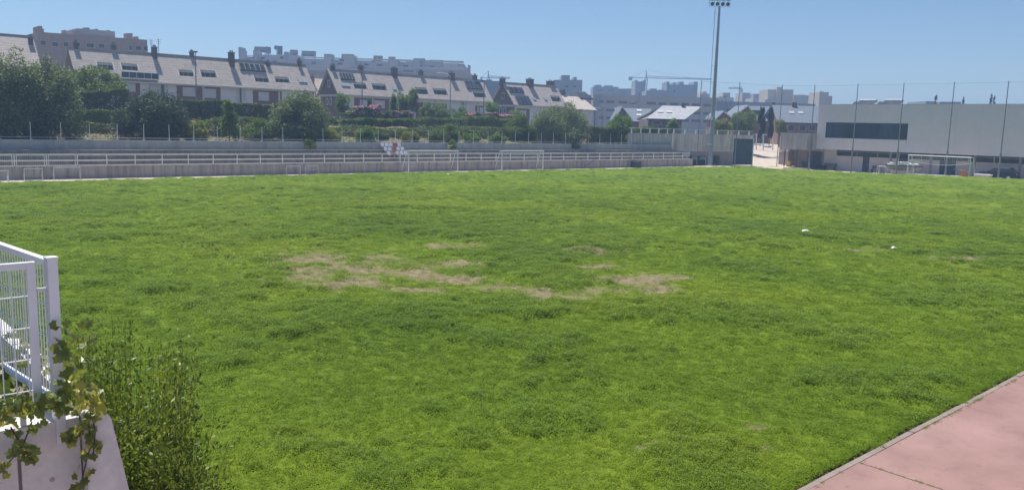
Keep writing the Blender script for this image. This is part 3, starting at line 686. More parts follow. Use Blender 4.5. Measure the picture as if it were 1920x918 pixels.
for wd_, hh_ in ((.16,.3),(.14,.3),(.18,.3),(.05,.3),(.2,.3),(.18,.3),(.16,.3),(.1,.3),(.18,.3)):
    q.box(-.862, -.855, y-wd_, y, .62, .62+hh_*.35).box(-.862, -.855, y-.05, y, .62+hh_*.35, .92)
    if wd_ > .12: q.box(-.862, -.855, y-wd_, y-.06, .86, .92)
    y -= wd_ + .05
q.build('lettering', M['dark_metal'], sk, local=True)
rr = thing('rubble_heap', 'heap of broken white plaster lumps piled in the skip', 'rubble', (p[0], p[1], .8))
for k in range(46):
    a = random.uniform(-1.85, 1.85); c = random.uniform(-.6, .6); s = random.uniform(.1, .24); z = .0 + .28*(1-abs(a)/2.0) + random.uniform(0, .22)
    q = MB(); rz = random.uniform(0, 3); j = [random.uniform(.6, 1.2) for _ in range(8)]
    vs = [(c + s*j[i]*x*math.cos(rz), a + s*j[i]*y_*1.3, z + s*j[i]*w_*.7) for i, (x, y_, w_) in enumerate(((-1,-1,-1),(1,-1,-1),(1,1,-1),(-1,1,-1),(-1,-1,1),(1,-1,1),(1,1,1),(-1,1,1)))]
    q.add(vs, [(0,3,2,1),(4,5,6,7),(0,1,5,4),(1,2,6,5),(2,3,7,6),(3,0,4,7)]); q.build('lump', M['rubble'], rr, local=True)
v1, v0 = atu(1644.5, 318, 112)[1], atu(1661, 319, 112)[1]
t = thing('trolley_frame', 'low pale frame trolley standing just left of the rubble skip', 'trolley', (112, (v0+v1)/2, -.35)); h = (v1-v0)/2
for s in (-h, h):
    for x in (0, .6): MB().tube((x, s, 0), (x, s, .95), .04).build('leg', M['railing_paint'], t, local=True)
MB().box(-.05, .65, -h, h, .93, 1.0).build('top', M['railing_paint'], t, local=True)
# oddments at the right
p = atu(1843, 333, 111.3); q = thing('pale_box', 'pale box with a white lid on the grass before the dark car', 'box', (p[0], p[1], -.15))
MB().box(-.5, .5, -.85, .85, 0, .38).build('body', M['mat_pale'], q, local=True); MB().box(-.56, .56, -.9, .9, .38, .5).build('lid', M['litter'], q, local=True)
p = atu(1808, 330, 111.6); q = thing('cardboard_box', 'orange brown box on the grass beside the right goal post', 'box', (p[0], p[1], -.15))
MB().box(-.4, .4, -.42, .42, 0, .68).build('body', M['orange_brown'], q, local=True)
MB().hexa([(-.4,-.42,.68),(-.36,-.42,.68),(-.36,.42,.68),(-.4,.42,.68)], [(-.6,-.42,.86),(-.57,-.42,.88),(-.57,.42,.88),(-.6,.42,.86)]).build('flap', M['orange_brown'], q, local=True)

def car(name, label, loc, rz, mat, L_=4.3):
    t = thing(name, label, 'car', loc, rz); hw = .86
    low = [(-2.1,.28),(-2.15,.55),(-2.05,.88),(-1.15,.98),(1.75,1.0),(2.08,.92),(2.12,.5),(2.05,.28)]
    b = MB().prism([(x, -hw, z) for x, z in low], (0, 2*hw, 0)); b.build('body', M[mat], t, local=True)
    cab = [(-1.1,.97),(-.45,1.46),(1.2,1.5),(1.95,.98)]
    c = MB(); n = len(cab)
    c.hexa([(-1.1,-hw+.04,.97),(1.95,-hw+.04,.98),(1.95,hw-.04,.98),(-1.1,hw-.04,.97)], [(-.42,-hw+.2,1.44),(1.3,-hw+.2,1.46),(1.3,hw-.2,1.46),(-.42,hw-.2,1.44)])
    c.build('glasshouse', M['glass'], t, local=True)
    MB().hexa([(-.46,-hw+.18,1.44),(1.34,-hw+.18,1.46),(1.34,hw-.18,1.46),(-.46,hw-.18,1.44)], [(-.3,-hw+.26,1.5),(1.2,-hw+.26,1.52),(1.2,hw-.26,1.52),(-.3,hw-.26,1.5)]).build('roof', M[mat], t, local=True)
    for s in (-1, 1):
        for x in (-.35, .45): 
            MB().hexa([(x-.04,s*(hw-.03)-.02,.98),(x+.04,s*(hw-.03)-.02,.98),(x+.04,s*(hw-.03)+.02,.98),(x-.04,s*(hw-.03)+.02,.98)], [(x-.04,s*(hw-.19)-.02,1.45),(x+.04,s*(hw-.19)-.02,1.45),(x+.04,s*(hw-.19)+.02,1.45),(x-.04,s*(hw-.19)+.02,1.45)]).build('pillar', M[mat], t, local=True)
        for x in (-1.35, 1.3):
            wh = MB().tube((x, s*(hw-.12), .32), (x, s*(hw+.02), .32), .32, n=16).build('wheel', M['rubber'], t, local=True)
            MB().tube((x, s*(hw+.02), .32), (x, s*(hw+.03), .32), .2, n=12).build('rim', M['galv'], wh, local=True)
        MB().box(-.95, -.8, s*(hw+.09)-.08, s*(hw+.09)+.08, .98, 1.1).build('mirror', M[mat], t, local=True)
        MB().box(-2.16, -2.05, s*.6-.2, s*.6+.2, .66, .8).build('headlight', M['lamp_head'], t, local=True)
        MB().box(2.06, 2.14, s*.65-.15, s*.65+.15, .7, .86).build('tail_light', M['red_plastic'], t, local=True)
    return t
p = atu(1872, 332, 113.0); car('parked_car', 'dark blue car parked in the shade of the clubhouse overhang', (113.2, p[1], -.3), math.radians(-90), 'car_paint')
p = fpt(1437, 279, 158); car('parked_car', 'silver car parked at the top of the sandy ramp', (p[0], p[1], p[2] - 1.0), math.radians(20), 'silver_paint')
# litter on the grass
for x, y, s, lab in ((1510, 439, .3, 'larger scrap of white paper lying out on the grass'), (1676, 468, .18, 'small scrap of white paper on the grass near the bare patch at right'), (840, 328, .22, 'white scrap at the pitch edge below the goal net')):
    s *= .6; p = atz(x, y, .03); q = MB().add([(-s,-.06,.02),(0,-.08,.06),(s,-.05,.03),(s*.9,.08,.05),(0,.1,.09),(-s*.9,.07,.03)], [(0,1,4,5),(1,2,3,4)])
    for i in range(len(q.v)): a = q.v[i]; q.v[i] = (a[0]*.74 + a[1]*.67, -a[0]*.67 + a[1]*.74, a[2])
    o = q.build('paper_scrap', M['litter']); o.location = (p[0], p[1], float(field_h(p[0], p[1])) + .05); md = o.modifiers.new('thickness', 'SOLIDIFY'); md.thickness = .006; tag(o, lab, 'litter')

# ================================================================== TERRACED HOUSES
class Row:
    def __init__(s, Vf, Vr, ze, zr, zg=4.0, Vb=None): s.Vf, s.Vr, s.ze, s.zr, s.zg = Vf, Vr, ze, zr, zg; s.Vb = Vb or (2*Vr - Vf)
    def pt(s, t): return s.Vf + (s.Vr-s.Vf)*t, s.ze + (s.zr-s.ze)*t
    def px(s, x, y):
        r = ray(x, y); n = np.array([0, -(s.zr-s.ze), s.Vr-s.Vf]); p0 = np.array([0, s.Vf, s.ze]); p = CP + r*((p0-CP).dot(n)/r.dot(n))
        return float(p[0]), float((p[1]-s.Vf)/(s.Vr-s.Vf))
    def front(s, x, y): p = atv(x, y, s.Vf+.45); return float(p[0]), float(p[2])
def slope(mb, R, u0, u1, holes, th=.16):
    us = sorted({u0, u1, *[h[0] for h in holes], *[h[1] for h in holes]}); ss = sorted({0.0, 1.0, *[h[2] for h in holes], *[h[3] for h in holes]})
    for i in range(len(us)-1):
        for j in range(len(ss)-1):
            cu, cs = (us[i]+us[i+1])/2, (ss[j]+ss[j+1])/2
            if any(h[0] < cu < h[1] and h[2] < cs < h[3] for h in holes): continue
            (va, za), (vb, zb) = R.pt(ss[j]), R.pt(ss[j+1])
            mb.hexa([(us[i],va,za-th),(us[i+1],va,za-th),(us[i+1],vb,zb-th),(us[i],vb,zb-th)], [(us[i],va,za),(us[i+1],va,za),(us[i+1],vb,zb),(us[i],vb,zb)])
def house(R, label, u0, u1, dorm=(), solar=(), chim=(), brickp=(), wins=(), gable=False, roofm='roof_tan', balc=(), sky=(), endright=False):
    t = thing('terraced_house', label, 'house', ((u0+u1)/2, R.Vf+.5, R.zg), 0, 'terraced houses above the embankment')
    holes = []
    for xl, yl, xr, yr, yt in dorm:
        a, s0 = R.px(xl, yl); c, _ = R.px(xr, yr); s1 = R.px(xl - 4, yt)[1]; holes.append((max(a, u0+.15), min(c, u1-.15), max(.03, s0), min(.95, s1)))
    rb = MB(); slope(rb, R, u0, u1, holes)
    rb.hexa([(u0,R.Vr,R.zr-.16),(u1,R.Vr,R.zr-.16),(u1,R.Vb,R.ze-.16),(u0,R.Vb,R.ze-.16)], [(u0,R.Vr,R.zr),(u1,R.Vr,R.zr),(u1,R.Vb,R.ze),(u0,R.Vb,R.ze)])
    rf = rb.build('roof', M[roofm], t)
    MB().box(u0, u1, R.Vr-.13, R.Vr+.13, R.zr-.05, R.zr+.07).build('ridge_cap', M[roofm], rf)
    MB().box(u0, u1, R.Vf-.1, R.Vf-.005, R.ze-.2, R.ze-.03).build('gutter', M['trim'], rf)
    wv = R.Vf + .45; zt = R.ze + .12
    poly = [(u0+.04, wv, R.zg), (u0+.04, R.Vb-.45, R.zg), (u0+.04, R.Vb-.45, R.ze+.1), (u0+.04, R.Vr, R.zr-.3), (u0+.04, wv, R.ze+.1)]
    if gable or endright or not holes: MB().prism(poly, (.18, 0, 0)).build('gable_wall', M['brick_brown'] if gable else M['white_wall'], t)
    MB().box(u0+.24, u1-.04, wv, wv+.2, R.zg, zt).build('front_wall', M['white_wall'], t)
    MB().prism([(u1-.24,)+p[1:] for p in poly], (.18, 0, 0)).build('party_wall', M['white_wall'], t)
    MB().box(u0+.24, u1-.24, wv+.22, R.Vb-.5, R.zg, R.ze-.25).build('inner_floor', M['white_wall'], t)
    for k, uq in enumerate((u0+.5, (u0+u1)/2, u1-.5)): MB().box(uq-.14, uq+.14, wv-.07, wv-.034, R.zg, R.ze-.22).build('pilaster', M['trim'], t)
    MB().tube((u1-.15, wv-.1, R.zg), (u1-.15, wv-.1, R.ze-.1), .06, n=6).build('drainpipe', M['pole_grey'], t)
    for h in holes:                                    # roof terraces cut into the slope
        (va, za), (vb, zb) = R.pt(h[2]), R.pt(h[3]); a, c = h[0], h[1]
        MB().box(a, c, va, vb+.05, za-.2, za-.1).build('terrace_floor', M['cream'], rf)
        MB().box(a+.02, c-.02, vb-.1, vb, za-.1, zb-.14).build('terrace_wall', M['cream'], rf)
        n_ = 3 if c - a > 1.6 else 2
        for k in range(n_):
            p0 = a + .12 + (c-a-.24)*k/n_; MB().box(p0+.03, p0+(c-a-.24)/n_-.03, vb-.14, vb-.103, za-.05, zb-.35).build('glazed_door', M['glass'], rf)
        for s_, e_ in ((a, .1), (c, -.1)):
            lo, hi = min(s_, s_+e_), max(s_, s_+e_)
            MB().prism([(lo, va, za-.1), (lo, vb, za-.1), (lo, vb, zb+.05), (lo, va, za+.05)], (hi-lo, 0, 0)).build('terrace_cheek', M['trim'], rf)
    for x0, x1, y0, y1, n_, slab in solar:
        a, s1 = R.px(x0, y0); c, _ = R.px(x1, y0 + (x1-x0)*.07); s0 = R.px(x0+5, y1)[1]; (va, za), (vb, zb) = R.pt(s0), R.pt(s1)
        sp = thing('solar_array', slab, 'solar panels', ((a+c)/2, va, za), 0, 'solar arrays on the house roofs')
        for k in range(n_):
            p0, p1 = a + (c-a)*k/n_ + .03, a + (c-a)*(k+1)/n_ - .03
            pn = MB().hexa([(p0,va-.06,za+.1),(p1,va-.06,za+.1),(p1,vb-.06,zb+.1),(p0,vb-.06,zb+.1)], [(p0,va-.12,za+.16),(p1,va-.12,za+.16),(p1,vb-.12,zb+.16),(p0,vb-.12,zb+.16)]).build('panel', M['galv'], sp)
            MB().hexa([(p0+.05,va-.1,za+.2),(p1-.05,va-.1,za+.2),(p1-.05,vb-.16,zb+.12),(p0+.05,vb-.16,zb+.12)], [(p0+.05,va-.13,za+.215),(p1-.05,va-.13,za+.215),(p1-.05,vb-.19,zb+.135),(p0+.05,vb-.19,zb+.135)]).build('cells', M['solar'], pn)
        MB().box(a, c, va-.1, va+.0, za-.05, za+.12).build('support_rail', M['dark_metal'], sp)
    for x0, x1, yt, yb in chim:
        yb2 = yb; a, s0 = R.px(x0, yb2); c, _ = R.px(x1, yb2); s0 = min(s0, 1.02); v, z = R.pt(s0); zt_ = float(CP[2] + ray((x0+x1)/2, yt)[2]*(v/ray((x0+x1)/2, yt)[1]))
        w_ = max(.5, (c-a)*.92); dpt = min(.9, w_*.8)
        ch = MB().box(a, a+w_, v, v+dpt, z-.4, zt_-.12).build('chimney', M['brick_dark'], rf)
        MB().box(a-.06, a+w_+.06, v-.06, v+dpt+.06, zt_-.12, zt_).build('chimney_cap', M['far_grey'], rf)
        for k in range(2): MB().tube((a+w_*(.3+.4*k), v+dpt*.5, zt_), (a+w_*(.3+.4*k), v+dpt*.5, zt_+.25), .1, n=8).build('flue', M['pole_grey'], rf)
    for x, y in sky:
        a, s0 = R.px(x, y); (va, za), (vb, zb) = R.pt(s0), R.pt(s0+.12)
        MB().hexa([(a,va-.02,za+.03),(a+.7,va-.02,za+.03),(a+.7,vb-.02,zb+.03),(a,vb-.02,zb+.03)], [(a,va-.08,za+.09),(a+.7,va-.08,za+.09),(a+.7,vb-.08,zb+.09),(a,vb-.08,zb+.09)]).build('roof_window', M['galv'], rf)
    for x0, x1, y0, y1 in brickp:
        a, z1 = R.front(x0, y0); c, _ = R.front(x1, y0); MB().box(max(a, u0+.3), min(c, u1-.1), wv-.03, wv-.003, R.zg, z1).build('brick_panel', M['brick_red'], t)
    for x0, x1, y0, y1 in wins:
        a, z1 = R.front(x0, y0); c, z0 = R.front(x1, y1 + (x1-x0)*.02); z0 = min(z0, z1-1.0)
        f_ = MB().box(a, c, wv-.09, wv-.035, z1-.14, z1).box(a, c, wv-.09, wv-.035, z0, z0+.14).box(a, a+.16, wv-.09, wv-.035, z0+.14, z1-.14).box(c-.16, c, wv-.09, wv-.035, z0+.14, z1-.14).build('window', M['trim'], t)
        n_ = 6
        for k in range(n_): zz = z0 + .14 + (z1-z0-.28)*k/n_; MB().box(a+.16, c-.16, wv-.06, wv-.036, zz+.006, zz+(z1-z0-.28)/n_-.006).build('shutter_slat', M['shutter'], f_)
    for x0, x1, y0, y1 in balc:                       # glass fronted balcony along the eave
        a, s0 = R.px(x0, y1); c, _ = R.px(x1, y1); v, z = R.pt(max(s0, .02)); n_ = 5
        b_ = MB().box(a, c, v-.5, v+.3, z-.12, z).build('balcony', M['trim'], t)
        for k in range(n_): MB().box(a+(c-a)*k/n_+.04, a+(c-a)*(k+1)/n_-.04, v-.48, v-.45, z+.04, z+.75).build('balustrade_pane', M['glass_blue'], b_)
        for k in range(n_+1): MB().box(a+(c-a)*k/n_-.03, a+(c-a)*k/n_+.03, v-.5, v-.43, z, z+.8).build('balustrade_post', M['white_paint'], b_)
    if gable:
        for s_, (va, vb) in ((1, (R.Vf, R.Vr)), (-1, (R.Vb, R.Vr))):
            MB().prism([(u0-.3, va-.1*s_, R.ze-.35), (u0-.3, vb, R.zr-.28), (u0-.3, vb, R.zr+.06), (u0-.3, va-.1*s_, R.ze-.0)], (.34, 0, 0)).build('verge_board', M['roof_tan'], rf)
        gm = (R.Vf + R.Vb)/2
        MB().box(u0-.02, u0+.035, wv+.01, R.Vb-.46, R.ze-.35, R.ze-.02).build('gable_band', M['trim'], t)
        for v_, z_, w2, h_ in ((gm, R.ze+1.0, .35, 1.1), (gm-.55, R.ze-1.6, .32, 1.05), (gm+.55, R.ze-1.6, .32, 1.05)):
            f_ = MB().box(u0-.02, u0+.036, v_-w2, v_+w2, z_, z_+.12).box(u0-.02, u0+.036, v_-w2, v_+w2, z_+h_-.12, z_+h_).box(u0-.02, u0+.036, v_-w2, v_-w2+.12, z_+.12, z_+h_-.12).box(u0-.02, u0+.036, v_+w2-.12, v_+w2, z_+.12, z_+h_-.12).build('gable_window', M['trim'], t)
            MB().box(u0+.0, u0+.037, v_-w2+.12, v_+w2-.12, z_+.12, z_+h_-.12).build('pane', M['glass'], f_)
    return t
R1 = Row(110, 113.1, 8.95, 12.75); R2 = Row(110, 113.05, 8.68, 12.42); R3 = Row(110, 113.3, 8.4, 12.35)
xu = lambda R, x, y: R.px(x, y)[0]
ua = xu(R1, 138, 130); ub = xu(R1, 302, 140); uc = xu(R1, 450, 150); ud = xu(R1, 590, 165)
R0 = Row(112.5, 116, 10.2, 13.9)
house(R0, 'leftmost house, its tan roof mostly hidden by the big left tree', 4, float(R0.px(66, 85)[0]), chim=[(54, 61, 69, 84)])
house(R1, 'house with glass fronted roof balcony, left end of the long row', ua, ub, dorm=[(183, 130, 216, 132, 116), (228, 131, 262, 133, 118)], chim=[(139, 147, 78, 92), (209, 219, 83, 95), (287, 296, 88, 111)],
      brickp=[(226, 262, 152, 170)], wins=[(232, 254, 155, 172), (280, 294, 158, 172)], balc=[(226, 294, 131, 146)], gable=False)
house(R1, 'house with two roof terraces and brick front, no solar panels, middle of the left row', ub, uc, dorm=[(336, 142, 366, 143, 130), (377, 144, 409, 146, 131)], chim=[(357, 364, 97, 108), (431, 441, 98, 125)],
      brickp=[(331, 413, 160, 186)], wins=[(342, 366, 163, 181), (380, 405, 166, 184)])
house(R1, 'house with a row of five solar panels high on its roof, left of the gap', uc, ud, dorm=[(478, 153, 507, 154, 141), (516, 154, 546, 156, 143)], solar=[(446, 494, 120, 132, 5, 'row of five pale framed solar panels high on the left terraced row')], chim=[(500, 507, 116, 125), (559, 565, 112, 125)],
      brickp=[(474, 528, 169, 192)], wins=[(484, 504, 172, 189)], sky=[(561, 155), (568, 155.5)], endright=True)
Rb = Row(118, 121, 8.6, 11.6)
house(Rb, 'small set back house seen in the gap between the two long rows', float(Rb.px(585, 160)[0]), float(Rb.px(640, 160)[0]), chim=[(584, 590, 142, 158)])
u2a = xu(R2, 636, 176); u2b = xu(R2, 757, 170); u2c = xu(R2, 866, 175); u2d = xu(R2, 922, 184)
house(R2, 'gabled brick house with solar panels beside its left verge, start of the second row', u2a, u2b, dorm=[(664, 166, 691, 167, 154), (699, 168, 728, 169, 156)], solar=[(634, 661, 138, 149, 5, 'dark solar panels beside the small ridge chimney of the first gabled house')], chim=[(622, 629, 122, 133), (674, 682, 123, 135), (737, 746, 127, 146)],
      brickp=[(664, 730, 183, 212)], wins=[(674, 694, 187, 200), (701, 721, 188, 203)], gable=True, sky=[(641, 162), (649, 162.5), (737, 169)])
house(R2, 'house with two roof terraces right of the tall brick chimney, second row', u2b, u2c, dorm=[(781, 176, 806, 177, 163), (814, 177, 842, 178, 165)], chim=[(787, 794, 133, 143), (845, 853, 136, 151)],
      brickp=[(780, 838, 192, 214)], wins=[(793, 811, 194, 204), (816, 834, 195, 205)])
house(R2, 'narrow house with dark solar panels above a white awning, right end of the second row', u2c, u2d, dorm=[(889, 182, 914, 183, 170)], solar=[(869, 899, 153, 166, 4, 'dark solar panels above the white awning at the second row end')], chim=[(889, 895, 141, 151)],
      brickp=[(891, 906, 198, 214)], wins=[(899, 909, 201, 212)], endright=True)
u3a = xu(R3, 967, 198); u3b = xu(R3, 1062, 196)
h3 = house(R3, 'gabled brick house with blue roof glazing, start of the third row', u3a, u3b, dorm=[(1035, 190, 1055, 191, 179)], solar=[(950, 978, 164, 173, 3, 'upper blue solar panels beside the verge of the third row gable'), (963, 990, 180, 196, 4, 'large lower blue panels near the eave of the third row gable house')], chim=[(941, 948, 147, 157), (992, 1001, 148, 165), (1030, 1040, 152, 161)],
      brickp=[(967, 993, 203, 228)], wins=[(975, 986, 207, 220)], gable=True, sky=[(1000, 188), (1021, 188)])
R4 = Row(112, 116.5, 8.2, 10.9)
house(R4, 'lower house with sloping solar collectors right of the third row', u3b + .6, float(R4.px(1112, 200)[0]), solar=[(1072, 1096, 172, 185, 4, 'solar collectors on the lower house right of the third row')], chim=[(1054, 1060, 168, 178)], roofm='roof_tan', endright=True)

# detached houses beyond the corner wall, facing the camera heading
def fbox(mb, Fm, l0, z0, x0, x1, yt, yb, d0, d1):
    a, zt = Fm.px(x0, yt); c, zt2 = Fm.px(x1, yt); zb = Fm.px((x0+x1)/2, yb)[1]; return mb.box(a-l0, c-l0, d0, d1, zb-z0, (zt+zt2)/2-z0)
def far_thing(name, label, cat, Fm, x, zg=3.0, group=None):
    l0 = Fm.px(x, 240)[0]; p = Fm.xa*l0 + Fm.n*Fm.d; t = thing(name, label, cat, (p[0], p[1], zg), Fm.rot, group); t_l0[t.name] = (Fm, l0, zg); return t
t_l0 = {}
def wing(t, name, x0, x1, yt, depth, mat, d0=0.0, yb=None, parent=None, slope_top=0):
    Fm, l0, zg = t_l0[t.name]; a, za = Fm.px(x0, yt); c, zc = Fm.px(x1, yt + slope_top); zb = 0 if yb is None else Fm.px((x0+x1)/2, yb)[1] - zg
    a -= l0; c -= l0; za -= zg; zc -= zg; f_ = (Fm.d + d0)/Fm.d
    return MB().hexa([(a,d0,zb),(c,d0,zb),(c,d0+depth,zb),(a,d0+depth,zb)], [(a,d0,za),(c,d0,zc),(c,d0+depth,zc),(a,d0+depth,za)]).build(name, M[mat], parent or t, local=True)
def window_f(t, x0, x1, y0, y1, mat='glass', name='window', fr='far_pale', d=0.0, pane=True):
    Fm, l0, zg = t_l0[t.name]; a, z1 = Fm.px(x0, y0); c, z0 = Fm.px(x1, y1); a -= l0; c -= l0; z0 -= zg; z1 -= zg; k = .12
    f_ = MB().box(a, c, d-.14, d-.01, z1-k, z1).box(a, c, d-.14, d-.01, z0, z0+k).box(a, a+k, d-.14, d-.01, z0+k, z1-k).box(c-k, c, d-.14, d-.01, z0+k, z1-k).build(name, M[fr], t, local=True)
    if pane: MB().box(a+k, c-k, d-.09, d-.012, z0+k, z1-k).build('pane', M[mat], f_, local=True)
def gable_house(name, label, D, xl, xr, xrl, xrr, ye, yr, depth, roofm, wallm, zg=2.4, wins=(), chim=(), skyl=(), kind='F'):
    Fm = Frame(kind, D); t = far_thing(name, label, 'house', Fm, (xl+xr)/2, zg, 'houses beyond the corner wall'); _, l0, _z = t_l0[t.name]
    a, ze = Fm.px(xl, ye); c, _ = Fm.px(xr, ye); F2 = Frame(kind, D + depth*.45); ra_, zr = F2.px(xrl, yr); rc, _ = F2.px(xrr, yr); a -= l0; c -= l0; ra_ -= l0; rc -= l0; ze -= zg; zr -= zg; hd = depth*.45
    MB().box(a+.4, c-.4, .5, depth-.4, 0, ze-.1).build('wall', M[wallm], t, local=True)
    th = .22
    rf = MB().hexa([(a,0,ze-th),(c,0,ze-th),(rc,hd,zr-th),(ra_,hd,zr-th)], [(a,0,ze),(c,0,ze),(rc,hd,zr),(ra_,hd,zr)]).hexa([(ra_,hd,zr-th),(rc,hd,zr-th),(c,depth,ze-th),(a,depth,ze-th)], [(ra_,hd,zr),(rc,hd,zr),(c,depth,ze),(a,depth,ze)]).build('roof', M[roofm], t, local=True)
    MB().prism([(c-.6, .5, ze-.2), (c-.6, depth-.4, ze-.2), (rc-.6 if rc < c else c-.6, hd, zr-.35)], (.2, 0, 0)).build('gable_wall', M[wallm], t, local=True)
    MB().prism([(a+.4, .5, ze-.2), (a+.4, depth-.4, ze-.2), (max(ra_+.4, a+.4), hd, zr-.35)], (.2, 0, 0)).build('gable_wall', M[wallm], t, local=True)
    MB().box(a, c, -.1, -.01, ze-.25, ze-.05).build('gutter', M['dark_metal'], rf, local=True)
    for x0, x1, y0, y1 in wins: window_f(t, x0, x1, y0, y1, d=.5)
    for x0, x1, yt in chim:
        p0 = F2.px(x0, yr)[0]-l0; p1 = F2.px(x1, yr)[0]-l0; zc = F2.px(x0, yt)[1]-zg
        MB().box(p0, p1, hd-.5, hd+.4, zr-.8, zc).build('chimney', M['brick_dark'], rf, local=True)
    for f0, f1 in skyl:
        for q in (f0,):
            x_ = a + (c-a)*q; s0, s1 = f1, f1+.13
            P = lambda s: (hd*s, ze + (zr-ze)*s)
            (ya, z_a), (yb_, z_b) = P(s0), P(s1)
            MB().hexa([(x_,ya,z_a+.03),(x_+1.0,ya,z_a+.03),(x_+1.0,yb_,z_b+.03),(x_,yb_,z_b+.03)], [(x_,ya-.05,z_a+.13),(x_+1.0,ya-.05,z_a+.13),(x_+1.0,yb_-.05,z_b+.13),(x_,yb_-.05,z_b+.13)]).build('roof_window', M['galv'], rf, local=True)
    return t
gable_house('detached_house', 'detached house with pale grey roof and dark brick end beside the floodlight', 150, 1212, 1284, 1242, 1316, 222, 198, 12, 'roof_grey', 'brick_dark', wins=[(1224, 1240, 226, 234)], skyl=[(.35, .45), (.58, .45)], chim=[(1277, 1283, 193)])
gable_house('detached_house', 'grey roofed house half hidden behind the pale roofed one, with brick gable', 175, 1170, 1218, 1150, 1222, 227, 202, 12, 'roof_slate', 'brick_brown', skyl=[(.55, .4), (.6, .75)])
gable_house('slate_house', 'wide slate roofed house with two roof windows behind the porch', 170, 1458, 1545, 1446, 1560, 229, 197, 13, 'roof_slate', 'brick_red', wins=[(1478, 1490, 234, 246), (1500, 1512, 234, 246), (1518, 1530, 234, 246)], skyl=[(.35, .5), (.55, .5)], chim=[(1484, 1492, 192)])
gable_house('slate_house', 'slate roofed house left of the porch behind the two dark cypresses', 178, 1398, 1462, 1385, 1458, 226, 198, 13, 'roof_slate', 'brick_red', chim=[(1446, 1452, 192)], wins=[(1412, 1428, 206, 216)])
# brick gables with white verges
def gable_front(label, D, x0, x1, xa, ye, ya, depth=9):
    Fm = Frame('F', D); t = far_thing('gabled_house', label, 'house', Fm, xa, 2.6, 'houses beyond the corner wall'); _, l0, zg = t_l0[t.name]
    a, ze = Fm.px(x0, ye); c, _ = Fm.px(x1, ye); m_, zr = Fm.px(xa, ya); a -= l0; c -= l0; m_ -= l0; ze -= zg; zr -= zg
    MB().prism([(a,0,0),(c,0,0),(c,0,ze),(m_,0,zr),(a,0,ze)], (0, depth, 0)).build('wall', M['brick_red'], t, local=True)
    rf = MB().hexa([(a-.4,-.4,ze-.1),(m_,-.4,zr+.05),(m_,depth,zr+.05),(a-.4,depth,ze-.1)], [(a-.4,-.4,ze+.2),(m_,-.4,zr+.35),(m_,depth,zr+.35),(a-.4,depth,ze+.2)]).hexa([(m_,-.4,zr+.05),(c+.4,-.4,ze-.1),(c+.4,depth,ze-.1),(m_,depth,zr+.05)], [(m_,-.4,zr+.35),(c+.4,-.4,ze+.2),(c+.4,depth,ze+.2),(m_,depth,zr+.35)]).build('roof', M['roof_slate'], t, local=True)
    MB().hexa([(a-.4,-.5,ze-.1),(m_,-.5,zr+.05),(m_,-.41,zr+.05),(a-.4,-.41,ze-.1)], [(a-.4,-.5,ze+.15),(m_,-.5,zr+.3),(m_,-.41,zr+.3),(a-.4,-.41,ze+.15)]).hexa([(m_,-.5,zr+.05),(c+.4,-.5,ze-.1),(c+.4,-.41,ze-.1),(m_,-.41,zr+.05)], [(m_,-.5,zr+.3),(c+.4,-.5,ze+.15),(c+.4,-.41,ze+.15),(m_,-.41,zr+.3)]).build('verge_board', M['white_paint'], rf, local=True)
gable_front('small brick gable with white verge just right of the floodlight mast', 160, 1345, 1371, 1355.5, 224, 211)
gable_front('taller brick gable with dark verge behind the round tree right of the mast', 166, 1376, 1414, 1401, 222, 200)
gable_front('brick gable peeping over the hedge near the two curved street lamps', 165, 1156, 1182, 1166, 226, 202)

# ================================================================== FAR BUILDINGS
# brick apartment block, upper left
ab = far_thing('apartment_block', 'brick apartment block with a row of windows rising behind the left houses', 'apartment block', Frame('V', 165.0), 170, 4)
_, l0, zg = t_l0[ab.name]
wing(ab, 'main_wall', 72, 276, 60, 14, 'brick_pink', slope_top=15)
wing(ab, 'penthouse', 150, 222, 52, 8, 'far_pale', 2, slope_top=6); wing(ab, 'stair_tower', 72, 79, 49, 4, 'brick_pink', -.05); wing(ab, 'stair_tower', 79, 82, 54, 4, 'brick_pink', -.03)
for x0, x1, yt in ((122, 127, 56), (142, 148, 56), (240, 252, 62), (258, 263, 68)): wing(ab, 'chimney', x0, x1, yt, 1.6, 'brick_pink', 1.0)
wing(ab, 'chimney', 170, 180, 49, 1.5, 'far_grey', 4.0); wing(ab, 'chimney', 191, 197, 51.5, 1.5, 'far_grey', 4.2); wing(ab, 'chimney', 214, 220, 54, 1.5, 'far_grey', 4.4)
for x0, x1, y in ((74, 87, 75), (96, 110, 78), (118, 129, 78), (137, 151, 78), (161, 177, 80), (183, 197, 81), (205, 215, 82), (240, 249, 84.5), (252, 266, 85), (268, 277, 86)):
    window_f(ab, x0, x1, y, y + 11, 'glass' if x0 % 3 else 'glass_blue', fr='far_pink')
for x, yt in ((283, 74), (297, 73)):
    a = thing('roof_aerial', 'thin television aerial on the skyline, ' + ('left' if x == 283 else 'right') + ' of two beside the brick block', 'aerial', (*atv(x, 100, 140)[:2], 4), 0, 'television aerials')
    p, q_ = atv(x, 108, 140), atv(x, yt, 140); MB().tube((p[0], p[1], 4), q_, .05, n=5).build('mast', M['pole_grey'], a)
    for k in range(3): MB().tube(q_ + np.array([-.5+.1*k, 0, -.15-.3*k]), q_ + np.array([.5-.1*k, 0, -.15-.3*k]), .03, n=4).build('element', M['pole_grey'], a)

